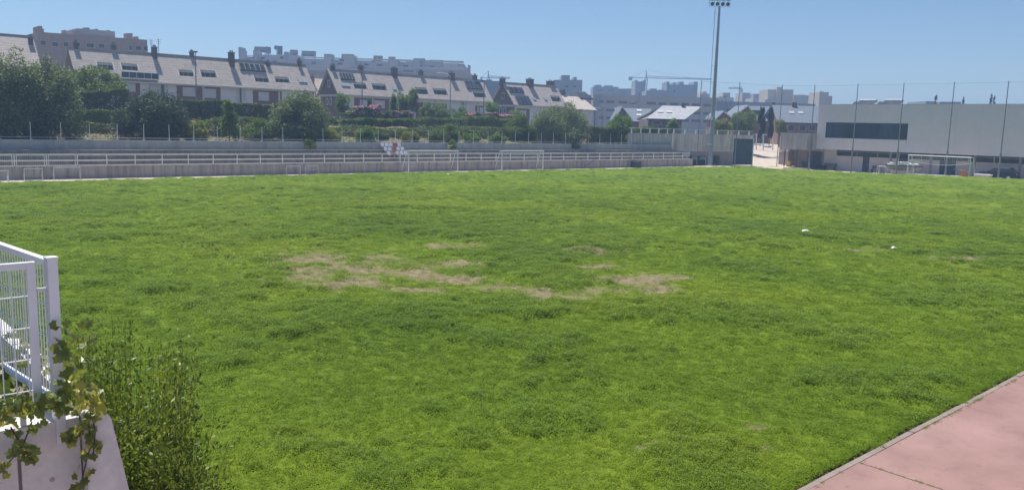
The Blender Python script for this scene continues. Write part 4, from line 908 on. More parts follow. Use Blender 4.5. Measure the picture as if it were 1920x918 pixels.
# pale stepped apartment complex on the skyline
sb = far_thing('stepped_apartments', 'long pale stepped apartment complex with terraces along the skyline', 'apartment block', Frame('F', 270.0), 650, 4)
wing(sb, 'lower_storey', 440, 884, 139, 40, 'far_pale', -6, slope_top=0); wing(sb, 'middle_storey', 442, 872, 123, 34, 'far_pale', -2, slope_top=6)
wing(sb, 'upper_storey', 446, 868, 104, 26, 'far_pale', 4, slope_top=14)
wing(sb, 'lower_brick', 560, 660, 133, 3, 'brick_pink', -8, slope_top=3)
for x0, x1, yt in ((444, 449, 92), (453, 457, 90), (470, 478, 93), (537, 545, 99), (604, 618, 100), (640, 662, 103), (730, 744, 110), (776, 786, 109), (830, 858, 118), (858, 869, 123), (876, 880, 121)):
    wing(sb, 'stair_tower', x0, x1, yt, 5, 'far_pale', -3 if x0 % 2 else 2.5)
wing(sb, 'penthouse', 470, 545, 99, 10, 'far_pale', 8); wing(sb, 'penthouse', 756, 800, 110, 10, 'far_pale', 8)
for x0, x1, y0, y1 in ((478, 484, 108, 112), (494, 503, 108, 114), (530, 537, 107, 113), (579, 585, 127, 134), (640, 650, 112, 117), (700, 706, 115, 119), (760, 780, 134, 138), (745, 758, 136, 139), (800, 812, 140, 143), (668, 695, 128, 131)): window_f(sb, x0, x1, y0, y1, d=-6.1 if y0 > 126 else -3.2)
for k in range(17):
    x = 450 + 25*k; y = 106 + 14*k/17; window_f(sb, x + 3, x + 13, y + 4, y + 9, 'glass_blue', d=3.9)
for x0, x1, y, sl, d in ((442, 872, 122, 6, -2.3), (446, 868, 103, 14, 3.7), (440, 884, 138, 0, -6.3), (560, 660, 132, 3, -8.3)):
    wing(sb, 'terrace_parapet', x0, x1, y, .25, 'far_pink', d, yb=y + 4.5, slope_top=sl)
sa = 0; NTH = 'first second third fourth fifth sixth seventh eighth ninth tenth eleventh'.split()
for x0, x1, yt, yb in ((476, 498, 87, 95), (498, 505, 88, 97), (520, 527, 86, 99), (543, 556, 93, 101), (565, 590, 95, 103), (640, 662, 101, 108), (700, 716, 104, 111), (728, 740, 106, 112), (775, 796, 109, 116), (805, 830, 112, 118), (835, 856, 118, 123)):
    sa += 1; t = far_thing('roof_panel_rack', f'dark roof panel rack on the pale skyline complex, {NTH[sa-1]} from its left end', 'solar rack', Frame('F', 278.0), (x0+x1)/2, 15, 'panel racks on the skyline roofs')
    Fm, l0, zg = t_l0[t.name]; a, z1 = Fm.px(x0, yt); c, z0 = Fm.px(x1, yb); a -= l0; c -= l0; z0 -= zg; z1 -= zg
    MB().prism([(a, 0, z0-.5), (a, 0, z0), (a, .7, z1), (a, 1.8, z1), (a, 1.8, z0-.5)], (c-a, 0, 0)).build('panel', M['far_dark'], t, local=True)
    for q in (a+.2, c-.2): MB().tube((q, 1.5, 0), (q, 1.5, z1), .12, n=5).tube((q, 0, 0), (q, 0, z0), .12, n=5).build('strut', M['far_grey'], t, local=True)
for x, y, r_, lab in ((504, 90, 2.6, 'small satellite dish on the skyline complex'), (521, 90, 4.2, 'large satellite dish on the skyline complex')):
    t = far_thing('satellite_dish', lab, 'dish', Frame('F', 276.0), x, 15, 'satellite dishes'); Fm, l0, zg = t_l0[t.name]; z = Fm.px(x, y)[1] - zg; r = r_/FPX*276
    q = MB(); n_ = 14
    for k in range(3): q.tube((0, -.1*k*k*r, z), (0, -.1*(k+1)**2*r, z), r*(k+.01)/3, r*(k+1)/3, n=n_, cap=False)
    q.build('bowl', M['far_grey'], t, local=True); MB().tube((0, .1, 0), (0, .1, z), .15, n=6).build('mast', M['far_grey'], t, local=True)
# long brick building right of centre
lb = far_thing('long_apartments', 'long three storey pinkish brick building with dark window bands', 'apartment block', Frame('F', 285.0), 1230, 3)
wing(lb, 'wall', 1112, 1345, 176, 16, 'far_pink', slope_top=8); wing(lb, 'side_wing', 1345, 1545, 188, 14, 'far_grey', 8, slope_top=6); wing(lb, 'left_wing', 1085, 1112, 177, 10, 'far_grey', 6)
wing(lb, 'corner_post', 1117, 1122, 178, .6, 'far_grey', -.7)
for r_, dy in enumerate((0, 15.5, 30)):
    for x0, x1 in ((1123, 1132), (1136, 1152), (1160, 1176), (1180, 1196), (1212, 1230), (1234, 1249), (1256, 1272), (1274, 1292), (1296, 1314), (1318, 1334)):
        y = 187.5 + dy + (x0-1123)*.035; window_f(lb, x0, x1, y, y + 6.5, fr='far_pink')
for x0, x1 in ((1372, 1384), (1396, 1410), (1420, 1436)): window_f(lb, x0, x1, 202, 209, fr='far_grey', d=7.9)
# skyline blocks
def block(label, D, parts, mat, zg=3.4, wins=(), name='far_building'):
    t = far_thing(name, label, 'building', Frame('F', D), (parts[0][0]+parts[0][1])/2, zg, 'buildings on the skyline')
    for i, (x0, x1, yt, *r) in enumerate(parts): wing(t, 'wing', x0, x1, yt, 14 if not r else r[0], r[1] if len(r) > 1 else mat, .8*i if not r else (r[2] if len(r) > 2 else .8*i))
    for q in wins: window_f(t, *q, fr='far_grey', d=-.05)
    return t
block('blue grey block with a small tower just right of the third house row', 330, [(1038, 1092, 150), (1053, 1069, 141), (1076, 1082, 144)], 'far_grey', wins=[(1060, 1066, 160, 165), (1075, 1081, 160, 165)])
block('low hazy block behind the street lamps, left of the twin horned tower', 460, [(1112, 1160, 163), (1116, 1128, 159), (1134, 1150, 160), (1160, 1192, 166)], 'far_grey', wins=[(1120, 1130, 168, 171), (1140, 1152, 168, 171)])
block('grey tower with two raised corners under the crane', 430, [(1193, 1211, 153), (1192, 1196, 150), (1207, 1212, 150.5)], 'far_grey')
block('wide grey block with raised corner chimneys left of the floodlight', 420, [(1254, 1308, 159), (1251, 1256, 153), (1303, 1310, 153), (1275, 1284, 153), (1265, 1269, 154)], 'far_grey', wins=[(1262, 1266, 169, 174)])
block('low dark roofs between the two grey towers', 400, [(1212, 1250, 170), (1220, 1232, 166), (1236, 1246, 168)], 'far_grey')
block('small tan block just left of the floodlight mast', 440, [(1314, 1330, 176), (1318, 1326, 172)], 'haze_tan')
block('tan block with a square tower right of the floodlight mast', 440, [(1340, 1376, 183), (1356, 1370, 174), (1350, 1358, 180)], 'haze_tan', wins=[(1352, 1355, 188, 192)])
block('pinkish flat roofed block left of the big tan block', 450, [(1392, 1416, 181), (1393, 1408, 174)], 'far_pink')
block('tan block with dark roof panels left of the big tan block', 420, [(1412, 1436, 184), (1415, 1433, 176, 6, 'far_grey', 1.5)], 'haze_tan')
block('big windowless tan block with a central shaft on the skyline', 400, [(1440, 1488, 168), (1456, 1465, 163.5, 5, 'haze_tan', -1), (1430, 1456, 187, 8, 'haze_tan', -4)], 'haze_tan')
block('grey and tan row of roofs right of the big tan block', 430, [(1488, 1510, 178), (1503, 1513, 183), (1510, 1534, 179)], 'haze_tan', wins=[(1514, 1530, 180, 183)])
block('tan stepped tower at the left end of the clubhouse roof', 380, [(1537, 1554, 173), (1554, 1562, 180), (1540, 1546, 171)], 'haze_tan')
block('low grey roof block just above the clubhouse roof line', 300, [(1736, 1754, 190)], 'far_grey'); block('low pale roof block above the clubhouse roof at right', 320, [(1762, 1802, 191)], 'far_grey')
block('grey slab block behind the chimney between second and third house rows', 300, [(905, 945, 152), (912, 922, 149)], 'far_grey')
# tower cranes
def crane(label, D, xm, ybase, ytop, xj, xc, yj, w_=1.2):
    Fm = Frame('F', D); t = far_thing('tower_crane', label, 'crane', Fm, xm, 3.4, 'tower cranes on the skyline'); _, l0, zg = t_l0[t.name]; zt = Fm.px(xm, ytop)[1]-zg; zj = Fm.px(xm, yj)[1]-zg
    q = MB(); h = w_/2
    for sx in (-h, h):
        for sy in (-h, h): q.tube((sx, sy, 0), (sx, sy, zj), .16, n=4)
    n_ = int(zj/2.5)
    for k in range(n_): q.tube((-h, -h, zj*k/n_), (h, -h, zj*(k+1)/n_), .1, n=3); q.tube((h, -h, zj*k/n_), (h, h, zj*(k+1)/n_), .1, n=3)
    q.build('mast', M['far_grey'], t, local=True)
    MB().tube((0, 0, zj), (0, 0, zt), .5, .15, n=5).build('apex', M['far_grey'], t, local=True)
    a, za = Fm.px(xj, yj + (xj-xm)*.0267); c, zc = Fm.px(xc, yj + (xc-xm)*.0267); a -= l0; c -= l0
    q = MB(); q.tube((0, 0, zj), (a, 0, za-zg), .22, n=4); q.tube((0, 0, zj+1.1), (a, 0, za-zg+.5), .16, n=4); m_ = 22
    for k in range(m_): f0, f1 = k/m_, (k+1)/m_; q.tube((a*f0, 0, zj+(za-zg-zj)*f0), (a*f1, 0, zj+1.1+(za-zg+.5-zj-1.1)*f1), .09, n=3)
    q.build('jib', M['far_grey'], t, local=True)
    MB().tube((0, 0, zj), (c, 0, zc-zg), .25, n=4).box(min(c, c*.8), max(c, c*.8), -.6, .6, zc-zg-1.6, zc-zg+.3).build('counter_jib', M['far_grey'], t, local=True)
    MB().tube((0, 0, zt), (a*.65, 0, zj+1.2), .06, n=3).tube((0, 0, zt), (c*.9, 0, zc-zg), .06, n=3).build('tie', M['far_grey'], t, local=True)
crane('distant tower crane with short raised jib behind the gap before the third row', 430, 913.5, 195, 133, 956, 901, 146)
crane('tower crane with long jib reaching right to the floodlight mast', 480, 1207, 175, 132, 1334, 1179, 146)
crane('faint distant crane right of the floodlight mast with jib to the left', 520, 1386, 185, 166, 1366, 1390, 166.5, .9)

# ================================================================== STREET LAMPS
def lamp(label, x, yt, v, kind, zg=4.3, flip=1):
    p = atv(x, yt, v); t = thing('street_lamp', label, 'street lamp', (p[0], p[1], zg), 0, 'street lamps above the embankment'); h = p[2] - zg
    MB().tube((0, 0, 0), (0, 0, h - (0 if kind == 'double' else .6)), .09, .055, n=7).build('pole', M['pole_grey'], t, local=True)
    if kind == 'double':
        for s in (-1, 1): MB().box(-.22, .22, s*.15 - .1, s*.15 + .35, h - .05, h + .12).build('lamp_head', M['pole_grey'], t, local=True)
    else:
        pts = [(0, 0, h - .6)] + [(-flip*RGT[0]*1.5*(1-math.cos(a)), -flip*RGT[1]*1.5*(1-math.cos(a)), h - .6 + .75*math.sin(a)) for a in np.linspace(0, math.pi/2*1.05, 7)]
        MB().path(pts, .05, 5).build('curved_arm', M['lamp_head'], t, local=True)
        e = np.array(pts[-1]); MB().tube(e, e - np.array([flip*RGT[0]*.55, flip*RGT[1]*.55, .1]), .09, .06, n=6).build('lamp_head', M['lamp_head'], t, local=True)
lamp('street lamp with square head before the left terraced row', 366, 98, 104, 'double')
lamp('thin street lamp before the gabled house of the second row', 679, 127, 104, 'double')
lamp('street lamp with curved arm before the right half of the second row', 845, 139, 103, 'curve', flip=1)
lamp('street lamp near the right end of the second row', 908, 152, 103, 'double')
lamp('tallest curved street lamp rising above the long brick building', 1199, 167, 120, 'curve', 3.5)
lamp('curved street lamp, lower of the two in front of the long brick building', 1198, 193, 128, 'curve', 3.5)
lamp('short curved street lamp just right of the round tree', 1130, 204, 112, 'curve', 4)
lamp('slim white lamp post right of the floodlight mast', 1361, 182, 130, 'double', 2.5)

# ================================================================== VEGETATION
def leaf_mesh(name, C, size, mat, aspect=.5, updir=None, fold=False, droop=0.0):
    n = len(C); d = rng.normal(size=(n, 3))
    if updir is not None: d = d*.75 + np.asarray(updir)
    d /= np.linalg.norm(d, axis=1)[:, None] + 1e-9
    e = rng.normal(size=(n, 3)); e = np.cross(d, e); e /= np.linalg.norm(e, axis=1)[:, None] + 1e-9
    s = size * rng.uniform(.6, 1.35, n)[:, None]
    v = np.stack([C - d*s*.5, C + e*s*aspect*.5 + d*s*.05, C + d*s*.5, C - e*s*aspect*.5 + d*s*.05], 1).reshape(-1, 3)
    return fastmesh(name, v, 4, np.arange(4*n), mat)
def crown_pts(n, rx, ry, rz, clumps=26, shape='round', clump_r=.3, rough=.3):
    g = rng.normal(size=(clumps, 3)); g /= np.linalg.norm(g, axis=1)[:, None]; g *= (rng.uniform(.15, 1, clumps)**.45)[:, None]*.82
    if shape == 'round': lowm = g[:, 2] < 0; hr = np.hypot(g[:, 0], g[:, 1]) + 1e-6; g[:, :2] *= np.where(lowm, np.minimum(.8/hr, 1 + .35*np.abs(g[:, 2])), 1)[:, None]
    if shape == 'cone': h = rng.uniform(0, 1, clumps); a = rng.uniform(0, 6.28, clumps); r = (1-h)*.8*np.sqrt(rng.uniform(.2, 1, clumps)) + .05; g = np.stack([r*np.cos(a), r*np.sin(a), h*2-1], 1)*.9
    if shape == 'column': h = rng.uniform(-1, 1, clumps); a = rng.uniform(0, 6.28, clumps); r = .55*np.sqrt(np.clip(1-np.abs(h)**3, 0, 1)); g = np.stack([r*np.cos(a), r*np.sin(a), h*.9], 1)
    cr = clump_r*rng.uniform(.6, 1.35, clumps); k = rng.choice(clumps, n, p=cr**2/np.sum(cr**2))
    o = rng.normal(size=(n, 3)); o /= np.linalg.norm(o, axis=1)[:, None]; o *= (cr[k]*(rng.uniform(.25, 1, n)**.5)*(1 + rough*rng.normal(size=n)*.5))[:, None]
    return (g[k] + o)*np.array([rx, ry, rz])
def tree(name, label, cat, x0, x1, yt, yb, v, mat, leaf=.2, dens=3.2, shape='round', trunk=True, zg=None, depth=.85, fr='V', group=None, clumps=26, clump_r=.3, low=.0, lf=.5, rough=.3, extra=None):
    if fr == 'V': a = atv(x0, (yt+yb)/2, v); c = atv(x1, (yt+yb)/2, v); mid = (a+c)/2; zt = atv((x0+x1)/2, yt, v)[2]; zb = atv((x0+x1)/2, yb, v)[2]
    else: a = fpt(x0, (yt+yb)/2, v); c = fpt(x1, (yt+yb)/2, v); mid = (a+c)/2; zt = fpt((x0+x1)/2, yt, v)[2]; zb = fpt((x0+x1)/2, yb, v)[2]
    wpx = abs(x1-x0)/FPX*ray((x0+x1)/2, yt).dot(FWD)/FPX*np.linalg.norm(mid[:2])  # seen width in metres
    dist = float(mid[:2].dot(FWD[:2])); rx = abs(x1-x0)*dist/FPX/2*(1.14 if shape == 'round' else 1)
    g0 = float(ground_h(mid[0], mid[1])) if zg is None else zg
    zb = max(zb, g0 + low); rz = (zt - zb)/2
    if fr == 'V' and shape == 'round' and v < 90: zb -= .35*(zt - zb); rz = (zt - zb)/2
    t = thing(name, label, cat, (mid[0], mid[1], g0), 0, group)
    area = math.pi*rx*rz; n = int(min(26000, 1.9*dens*area/(leaf*leaf*lf*.5)))
    C = crown_pts(n, rx, rx*depth, rz, clumps, shape, clump_r, rough) + np.array([0, 0, zb + rz - g0])
    if fr == 'V' and shape == 'round' and v < 90: hv = zt - g0; C = np.concatenate([C, crown_pts(n//2, rx*.92, rx*.85, hv*.42, 26, 'round', .3) + np.array([0, 0, hv*.36])])
    C = C[C[:, 2] > .02]
    put('crown', leaf_mesh('crown', C, leaf, M[mat], lf), t)
    if extra: 
        E_ = C[(C[:, 2] > np.quantile(C[:, 2], extra[2]))]; E_ = E_[rng.choice(len(E_), min(extra[1], len(E_)), replace=False)] + np.array([0, 0, .05])
        put('blossom', leaf_mesh('blossom', E_, leaf*.9, M[extra[0]], .9), t)
    if trunk:
        q = MB(); th = max(.05, rx*.05); top = np.array([0, 0, (zb - g0) + rz*1.1]); q.tube((0, 0, -.2), top*.5, th, th*.75, 7); q.tube(top*.5, top, th*.75, th*.4, 7)
        for k in range(7):
            an = k*2.4; e = np.array([math.cos(an)*rx*.6, math.sin(an)*rx*.5, (zb-g0) + rz*(.7 + .15*k)]); q.tube(top*(.35 + .08*k), e, th*.4, th*.12, 5)
        q.build('trunk', M['bark'], t, local=True)
    return t
def hedge(label, x0, x1, yt, yb, v, mat, leaf=.18, dens=4.0, thick=1.6, cat='hedge', name='hedge', extra=None, lumps=.35, zlow=None):
    a = atv(x0, yt, v); c = atv(x1, yt, v); zb = atv((x0+x1)/2, yb, v)[2]; zb = min(zb, float(ground_h((a[0]+c[0])/2, v)) + .1) if zlow is None else zlow
    L_ = c[0]-a[0]; h = (a[2]+c[2])/2 - zb; t = thing(name, label, cat, ((a[0]+c[0])/2, v, zb), 0, 'hedges and shrubs on the embankment')
    n = int(min(30000, 1.8*dens*L_*h/(leaf*leaf*.25))); x = rng.uniform(-L_/2, L_/2, n); f = rng.uniform(0, 1, n)
    face = rng.uniform(0, 1, n); top = h*(1 - lumps*(fbm(x*.7 + 50, x*0 + v, int(x0) % 97, 4) - .3)) + (c[2]-a[2])*x/L_
    dp = rng.uniform(0, 1, n)**1.6*thick*.5
    y = np.where(face < .62, -thick/2 + dp*.8 + .35*(fbm(x*.9, f*h*.9, 77, 3) - .5), rng.uniform(-thick/2, thick/2, n)); z = np.where(face < .62, f*top, top - rng.uniform(0, .35, n)**1.4)
    C = np.stack([x, y, np.maximum(z, .02)], 1); put('foliage', leaf_mesh('foliage', C, leaf, M[mat]), t)
    q = MB()
    for k in range(max(2, int(L_/1.5))): xx = -L_/2 + L_*(k+.5)/max(2, int(L_/1.5)); q.tube((xx, 0, -.1), (xx + random.uniform(-.2, .2), random.uniform(-.2, .2), h*.75), .06, .02, 5)
    q.build('stem', M['bark'], t, local=True)
    if extra:
        pk = C[(z > top*.62)]; cl = fbm(pk[:, 0]*1.1, pk[:, 2]*1.1 + 9, 41, 3); pk = pk[cl > .46]; pk = pk[rng.choice(len(pk), min(extra[1], len(pk)), replace=False)] + np.array([0, -.08, .1])
        put('blossom', leaf_mesh('blossom', pk, leaf*.95, M[extra[0]], .9), t)
    return t
GB = 'trees on the embankment'
tree('broad_tree', 'big dark bushy tree at the far left edge behind the terrace', 'tree', -90, 70, 76, 270, 75.2, 'leaf_olive', .2, 3.4, group=GB, clumps=60, clump_r=.24, low=.2)
tree('broad_tree', 'big grey green tree second from the left, overlapping the brick block', 'tree', 4, 140, 80, 268, 74.8, 'leaf_olive', .19, 3.4, group=GB, clumps=55, clump_r=.24, low=.2)
tree('broad_tree', 'round green tree above the left hedge, hiding the balcony house', 'tree', 118, 236, 120, 200, 92, 'leaf_mid', .2, 3.0, group=GB, clumps=32)
hedge('clipped dark hedge at the far left, below the round tree', 128, 236, 168, 225, 87, 'leaf_dark', .16, thick=2.0, lumps=.2)
hedge('low olive green hedge band lower on the left bank', 132, 232, 206, 232, 82, 'leaf_mid', .15, dens=3.0, thick=1.5)
tree('pine_tree', 'spiky dark pine bush in front of the left hedge', 'tree', 222, 346, 156, 264, 75.8, 'leaf_pine', .26, 3.6, group=GB, clumps=44, clump_r=.26, lf=.22, low=.05, rough=.55)
tree('shrub', 'small yellow green shrub right of the dark pine', 'shrub', 342, 388, 220, 264, 75.5, 'leaf_yellow', .14, 2.6, group=GB, clumps=14, trunk=False)
hedge('dark clipped hedge between the pine and the yellow tipped sapling', 336, 424, 186, 236, 90, 'leaf_dark', .17, thick=2.0, lumps=.22)
hedge('dark hedge with sparse pink bloom below the five panel roof', 424, 524, 193, 236, 90, 'leaf_dark', .17, thick=2.0, lumps=.25, extra=('blossom', 90))
tree('sapling', 'bright green ragged sapling with yellow tip standing behind the fence', 'tree', 402, 456, 192, 266, 76, 'leaf_fresh', .17, 2.0, 'cone', group=GB, clumps=16, clump_r=.32)
tree('shrub', 'loose mid green shrub left of the grey green round tree', 'shrub', 446, 520, 222, 264, 76.5, 'leaf_mid', .16, 2.4, group=GB, clumps=18, trunk=False)
tree('round_tree', 'grey green round tree at the first gap in the terrace parapet', 'tree', 502, 616, 164, 270, 75.2, 'leaf_olive', .19, 3.4, group=GB, clumps=50, clump_r=.25, low=.1)
tree('shrub', 'yellow green low shrub right of the grey green round tree', 'shrub', 590, 640, 236, 266, 75.5, 'leaf_yellow', .14, 2.2, group=GB, clumps=12, trunk=False)
hedge('long mixed green hedge below the second house row, left part', 604, 762, 220, 262, 88, 'leaf_mid', .17, thick=2.2, lumps=.4)
hedge('long green hedge below the second house row, right part', 762, 958, 218, 262, 88, 'leaf_mid', .17, thick=2.2, lumps=.35)
for x0, x1, yt, mt, lab in ((128, 200, 222, 'leaf_dark', 'low dark shrubs on the bank at the foot of the left hedge'), (330, 400, 224, 'leaf_mid', 'low green shrubs below the dark clipped hedge'), (396, 470, 220, 'leaf_dark', 'low dark shrubs behind the bright sapling'),
    (470, 540, 216, 'leaf_mid', 'low mixed shrubs left of the grey green round tree crown'), (600, 668, 236, 'leaf_dark', 'low shrub band right of the grey green round tree'), (668, 752, 238, 'leaf_mid', 'low shrub band on the bank above the red and white seats'),
    (752, 840, 236, 'leaf_dark', 'low shrub band above the left white goal'), (840, 905, 236, 'leaf_mid', 'low shrub band between the two white goals'), (905, 1000, 238, 'leaf_dark', 'low shrub band above the right white goal')):
    hedge(lab, x0, x1, yt, 258, 80.5, mt, .16, dens=2.6, thick=2.4, lumps=.8, name='low_shrubs', cat='shrub')
hedge('pink flowering oleander row below the gabled house of the second row', 638, 708, 202, 240, 91, 'leaf_dark', .16, thick=1.8, name='oleander', cat='shrub', extra=('blossom', 2400), lumps=.7)
hedge('pink flowering oleander left of the tall poplar by the second row', 712, 768, 207, 242, 91, 'leaf_dark', .16, thick=1.8, name='oleander', cat='shrub', extra=('blossom', 2200), lumps=.6)
hedge('pink topped oleander row before the gap of the third house row', 872, 962, 212, 246, 91, 'leaf_dark', .16, thick=1.8, name='oleander', cat='shrub', extra=('blossom', 3000), lumps=.6)
for x0, x1, yt, yb, mt, lab, shp in (
    (626, 664, 176, 222, 'leaf_fresh', 'small green tree before the first gable of the second row', 'round'),
    (683, 702, 184, 220, 'leaf_mid', 'slim young tree between the two windows of the gabled house', 'cone'),
    (726, 750, 178, 222, 'leaf_fresh', 'slim light green tree left of the tallest tree in the second row', 'cone'),
    (742, 782, 158, 226, 'leaf_mid', 'tallest green tree, beside the big chimney shadow of the second row', 'round'),
    (786, 816, 190, 226, 'leaf_fresh', 'low green tree in front of the middle of the second row', 'round'),
    (812, 852, 192, 228, 'leaf_mid', 'wide low tree under the curved lamp of the second row', 'round'),
    (848, 880, 200, 228, 'leaf_fresh', 'yellow green tree right of the curved lamp', 'round'),
    (908, 936, 186, 226, 'leaf_fresh', 'light green tree at the right end of the second row', 'round'),
    (950, 984, 204, 240, 'leaf_fresh', 'green bushy tree before the third row gable', 'round')):
    tree('garden_tree', lab, 'tree', x0, x1, yt, yb, 98, mt, .19, 2.6, shp, group='garden trees before the houses', clumps=18, clump_r=.34)
for x0, x1, yt, mt, lab in (
    (660, 712, 234, 'leaf_fresh', 'bright low shrub on the bank left of the seats'), (704, 730, 244, 'leaf_dark', 'small dark shrub on the bank right of the bright one'),
    (752, 790, 242, 'leaf_yellow', 'yellow green bush just behind the fence above the seats'), (800, 866, 222, 'leaf_mid', 'broad green bush behind the fence above the left goal'),
    (866, 900, 244, 'leaf_fresh', 'small fresh bush behind the fence between the two goals'), (912, 950, 246, 'leaf_fresh', 'low bright bush behind the fence above the right goal'),
    (940, 1008, 206, 'leaf_mid', 'tall leafy bush left of the grey round tree'), (-12, 22, 242, 'leaf_fresh', 'bright bush at the left picture edge on the parapet')):
    tree('shrub', lab, 'shrub', x0, x1, yt, 268, 75.6 if x0 != 940 else 78, mt, .15, 2.4, group='shrubs behind the parapet fence', clumps=16, trunk=False)
tree('round_tree', 'grey green round tree in front of the third house row', 'tree', 992, 1104, 180, 276, 74.6, 'leaf_olive', .18, 3.6, group=GB, clumps=60, clump_r=.23, low=.0)
hedge('dark hedge right of the grey round tree below the long building', 1094, 1140, 238, 268, 76, 'leaf_dark', .16, thick=2)
tree('broad_tree', 'fresh green tree in the hedge under the short curved lamp', 'tree', 1134, 1194, 212, 270, 75, 'leaf_fresh', .17, 3.0, group=GB, clumps=30, clump_r=.28, low=.0)
hedge('yellow topped hedge ending at the corner wall', 1186, 1246, 238, 270, 75.6, 'leaf_mid', .16, thick=2)
for x0, x1, yt, yb, d, mt, shp, lab in (
    (1368, 1424, 206, 256, 140, 'leaf_mid', 'round', 'round leafy tree above the dark gate'), (1418, 1438, 204, 256, 140, 'leaf_cypress', 'column', 'left of two dark cypresses above the gate'),
    (1436, 1454, 203, 256, 142, 'leaf_cypress', 'column', 'right of two dark cypresses above the gate'), (1450, 1476, 222, 256, 138, 'leaf_yellow', 'round', 'pale green tree left of the porch roof'),
    (1336, 1374, 222, 256, 136, 'leaf_yellow', 'round', 'pale bushy tree behind the wall right of the mast'), (1248, 1276, 221, 250, 132, 'leaf_fresh', 'round', 'small bright tree before the pale roofed house'),
    (1751, 1758, 179, 200, 260, 'leaf_cypress', 'column', 'slim cypress above the clubhouse roof, left'), (1803.5, 1808.5, 182, 200, 280, 'leaf_cypress', 'column', 'slimmest cypress tip above the middle of the clubhouse roof'),
    (1855, 1861, 178, 200, 260, 'leaf_cypress', 'column', 'taller of the paired cypresses above the right of the clubhouse roof'), (1861.5, 1867, 180, 200, 262, 'leaf_cypress', 'column', 'shorter of the paired cypresses above the right of the clubhouse roof')):
    tree('cypress' if 'cypress' in lab else 'garden_tree', lab, 'tree', x0, x1, yt, yb, d, mt, .24 if d < 200 else .4, 3.4, shp, fr='F', group='trees beyond the corner wall', clumps=22, clump_r=.32, zg=2.6)
# growth spilling through the stair gaps
for (g0, g1), lab in zip(GAPS, ('left', 'middle', 'right')):
    t = thing('wild_shrub', f'wild shrub spilling through the {lab} gap in the parapet', 'shrub', ((g0+g1)/2, 71.1, 2.1), 0, 'shrubs in the parapet gaps')
    C = crown_pts(900, .75, .5, .7, 12) + np.array([0, 0, .35]); C = C[C[:, 2] > .02]; put('foliage', leaf_mesh('foliage', C, .13, M['leaf_mid' if lab != 'right' else 'leaf_olive']), t)
    q = MB()
    for k in range(4): q.tube((0, 0, 0), (random.uniform(-.4, .4), random.uniform(-.3, .2), .8), .03, .01, 5)
    q.build('stem', M['bark'], t, local=True)
# dry grass and weeds on the bank: uncountable
n = 15000; u = rng.uniform(10, 92, n); v = 71.6 + rng.uniform(0, 1, n)**1.3*17; keep = fbm(u*.35, v*.35, 61, 3) > .42; u, v = u[keep], v[keep]
C = np.stack([u, v, ground_h(u, v) + .1], 1); half = fbm(C[:, 0]*.2, C[:, 1]*.3, 63, 3) > .46
tag(put('bank_dry_grass', leaf_mesh('bank_dry_grass', C[~half], .38, M['dry_grass'], .16, (0, 0, 1.2))), 'straw coloured dry grass tufts covering the earth bank', 'grass', kind='stuff')
tag(put('bank_weeds', leaf_mesh('bank_weeds', C[half] + np.array([0, 0, .1]), .26, M['leaf_mid'], .4, (0, 0, .5))), 'green weeds scattered over the earth bank', 'weeds', kind='stuff')

# ================================================================== NEAR CORNER: WALL, FENCES, IVY, BUSH
nwl = thing('retaining_wall', 'pale concrete retaining wall with battered end at the lower left', 'wall', (1.3, 5.4, 0))
MB().prism([(1.325, 5.31, -.25), (2.02, 5.31, -.25), (1.475, 5.31, 2.84), (1.45, 5.31, 2.885), (1.34, 5.31, 2.9), (1.325, 5.31, 2.89)], (0, 16, 0)).build('battered_wall', M['concrete_near'], nwl)
for a, c, d in ((-7.0, -3.2, .0), (-3.18, .972, .003), (.992, 1.315, .0)): MB().box(a, c, 5.4+d, 5.62, -.25, 2.86).build('wall_panel', M['concrete_near'], nwl)
for z in (.7, 1.45, 2.2): MB().box(-7.0, 1.312, 5.396, 5.402, z, z+.012).build('formwork_line', M['plinth'], nwl)
for x, z in ((-.4, 2.5), (.45, 2.5), (.45, 1.8), (-.4, 1.8), (1.15, 2.5), (1.15, 1.8)): MB().tube((x, 5.392, z), (x, 5.41, z), .014, n=8).build('tie_hole', M['plinth'], nwl)
MB().box(.965, 1.0, 5.43, 5.6, -.25, 2.84).build('joint_strip', M['plinth'], nwl)
tag(MB().box(-14, 1.3, 5.64, 22, -.25, 2.74).build('upper_bed', M['soil']), kind='structure')
# fence along the field edge (runs away from the corner)
f1 = thing('mesh_fence', 'white welded mesh fence running away along the raised bed edge', 'fence', (1.22, 5.45, 2.8))
MB().box(1.178, 1.234, 5.39, 5.45, 2.72, 3.855).build('corner_post', M['white_paint'], f1)
MB().box(1.174, 1.238, 5.386, 5.454, 3.855, 3.863).build('post_cap', M['white_paint'], f1)
for v in (7.5, 9.55, 11.6, 13.65): MB().box(1.19, 1.25, v-.03, v+.03, 2.74, 3.86).build('post', M['white_paint'], f1)
for a, c in ((5.452, 7.468), (7.532, 9.518), (9.582, 11.568), (11.632, 13.618)):
    MB().box(1.2, 1.24, a, c, 3.795, 3.835).build('top_rail', M['white_paint'], f1); MB().box(1.2, 1.24, a, c, 2.95, 2.98).build('bottom_rail', M['white_paint'], f1)
    vm = MB().tube((1.222, 0, 2.98), (1.222, 0, 3.795), .0035, n=4).mesh('wire'); vm.materials.append(M['white_paint'])
    vm2 = vm
    for p in np.arange(a+.05, c, .05): o = put('wire', vm2, f1); o.location = (-1.22, p-5.45, -2.8)
    for z in (3.15, 3.35, 3.55, 3.72): MB().tube((1.21, a, z), (1.21, c, z), .0035, n=4).build('cross_wire', M['white_paint'], f1)
f1.rotation_euler = (0, 0, math.radians(6))
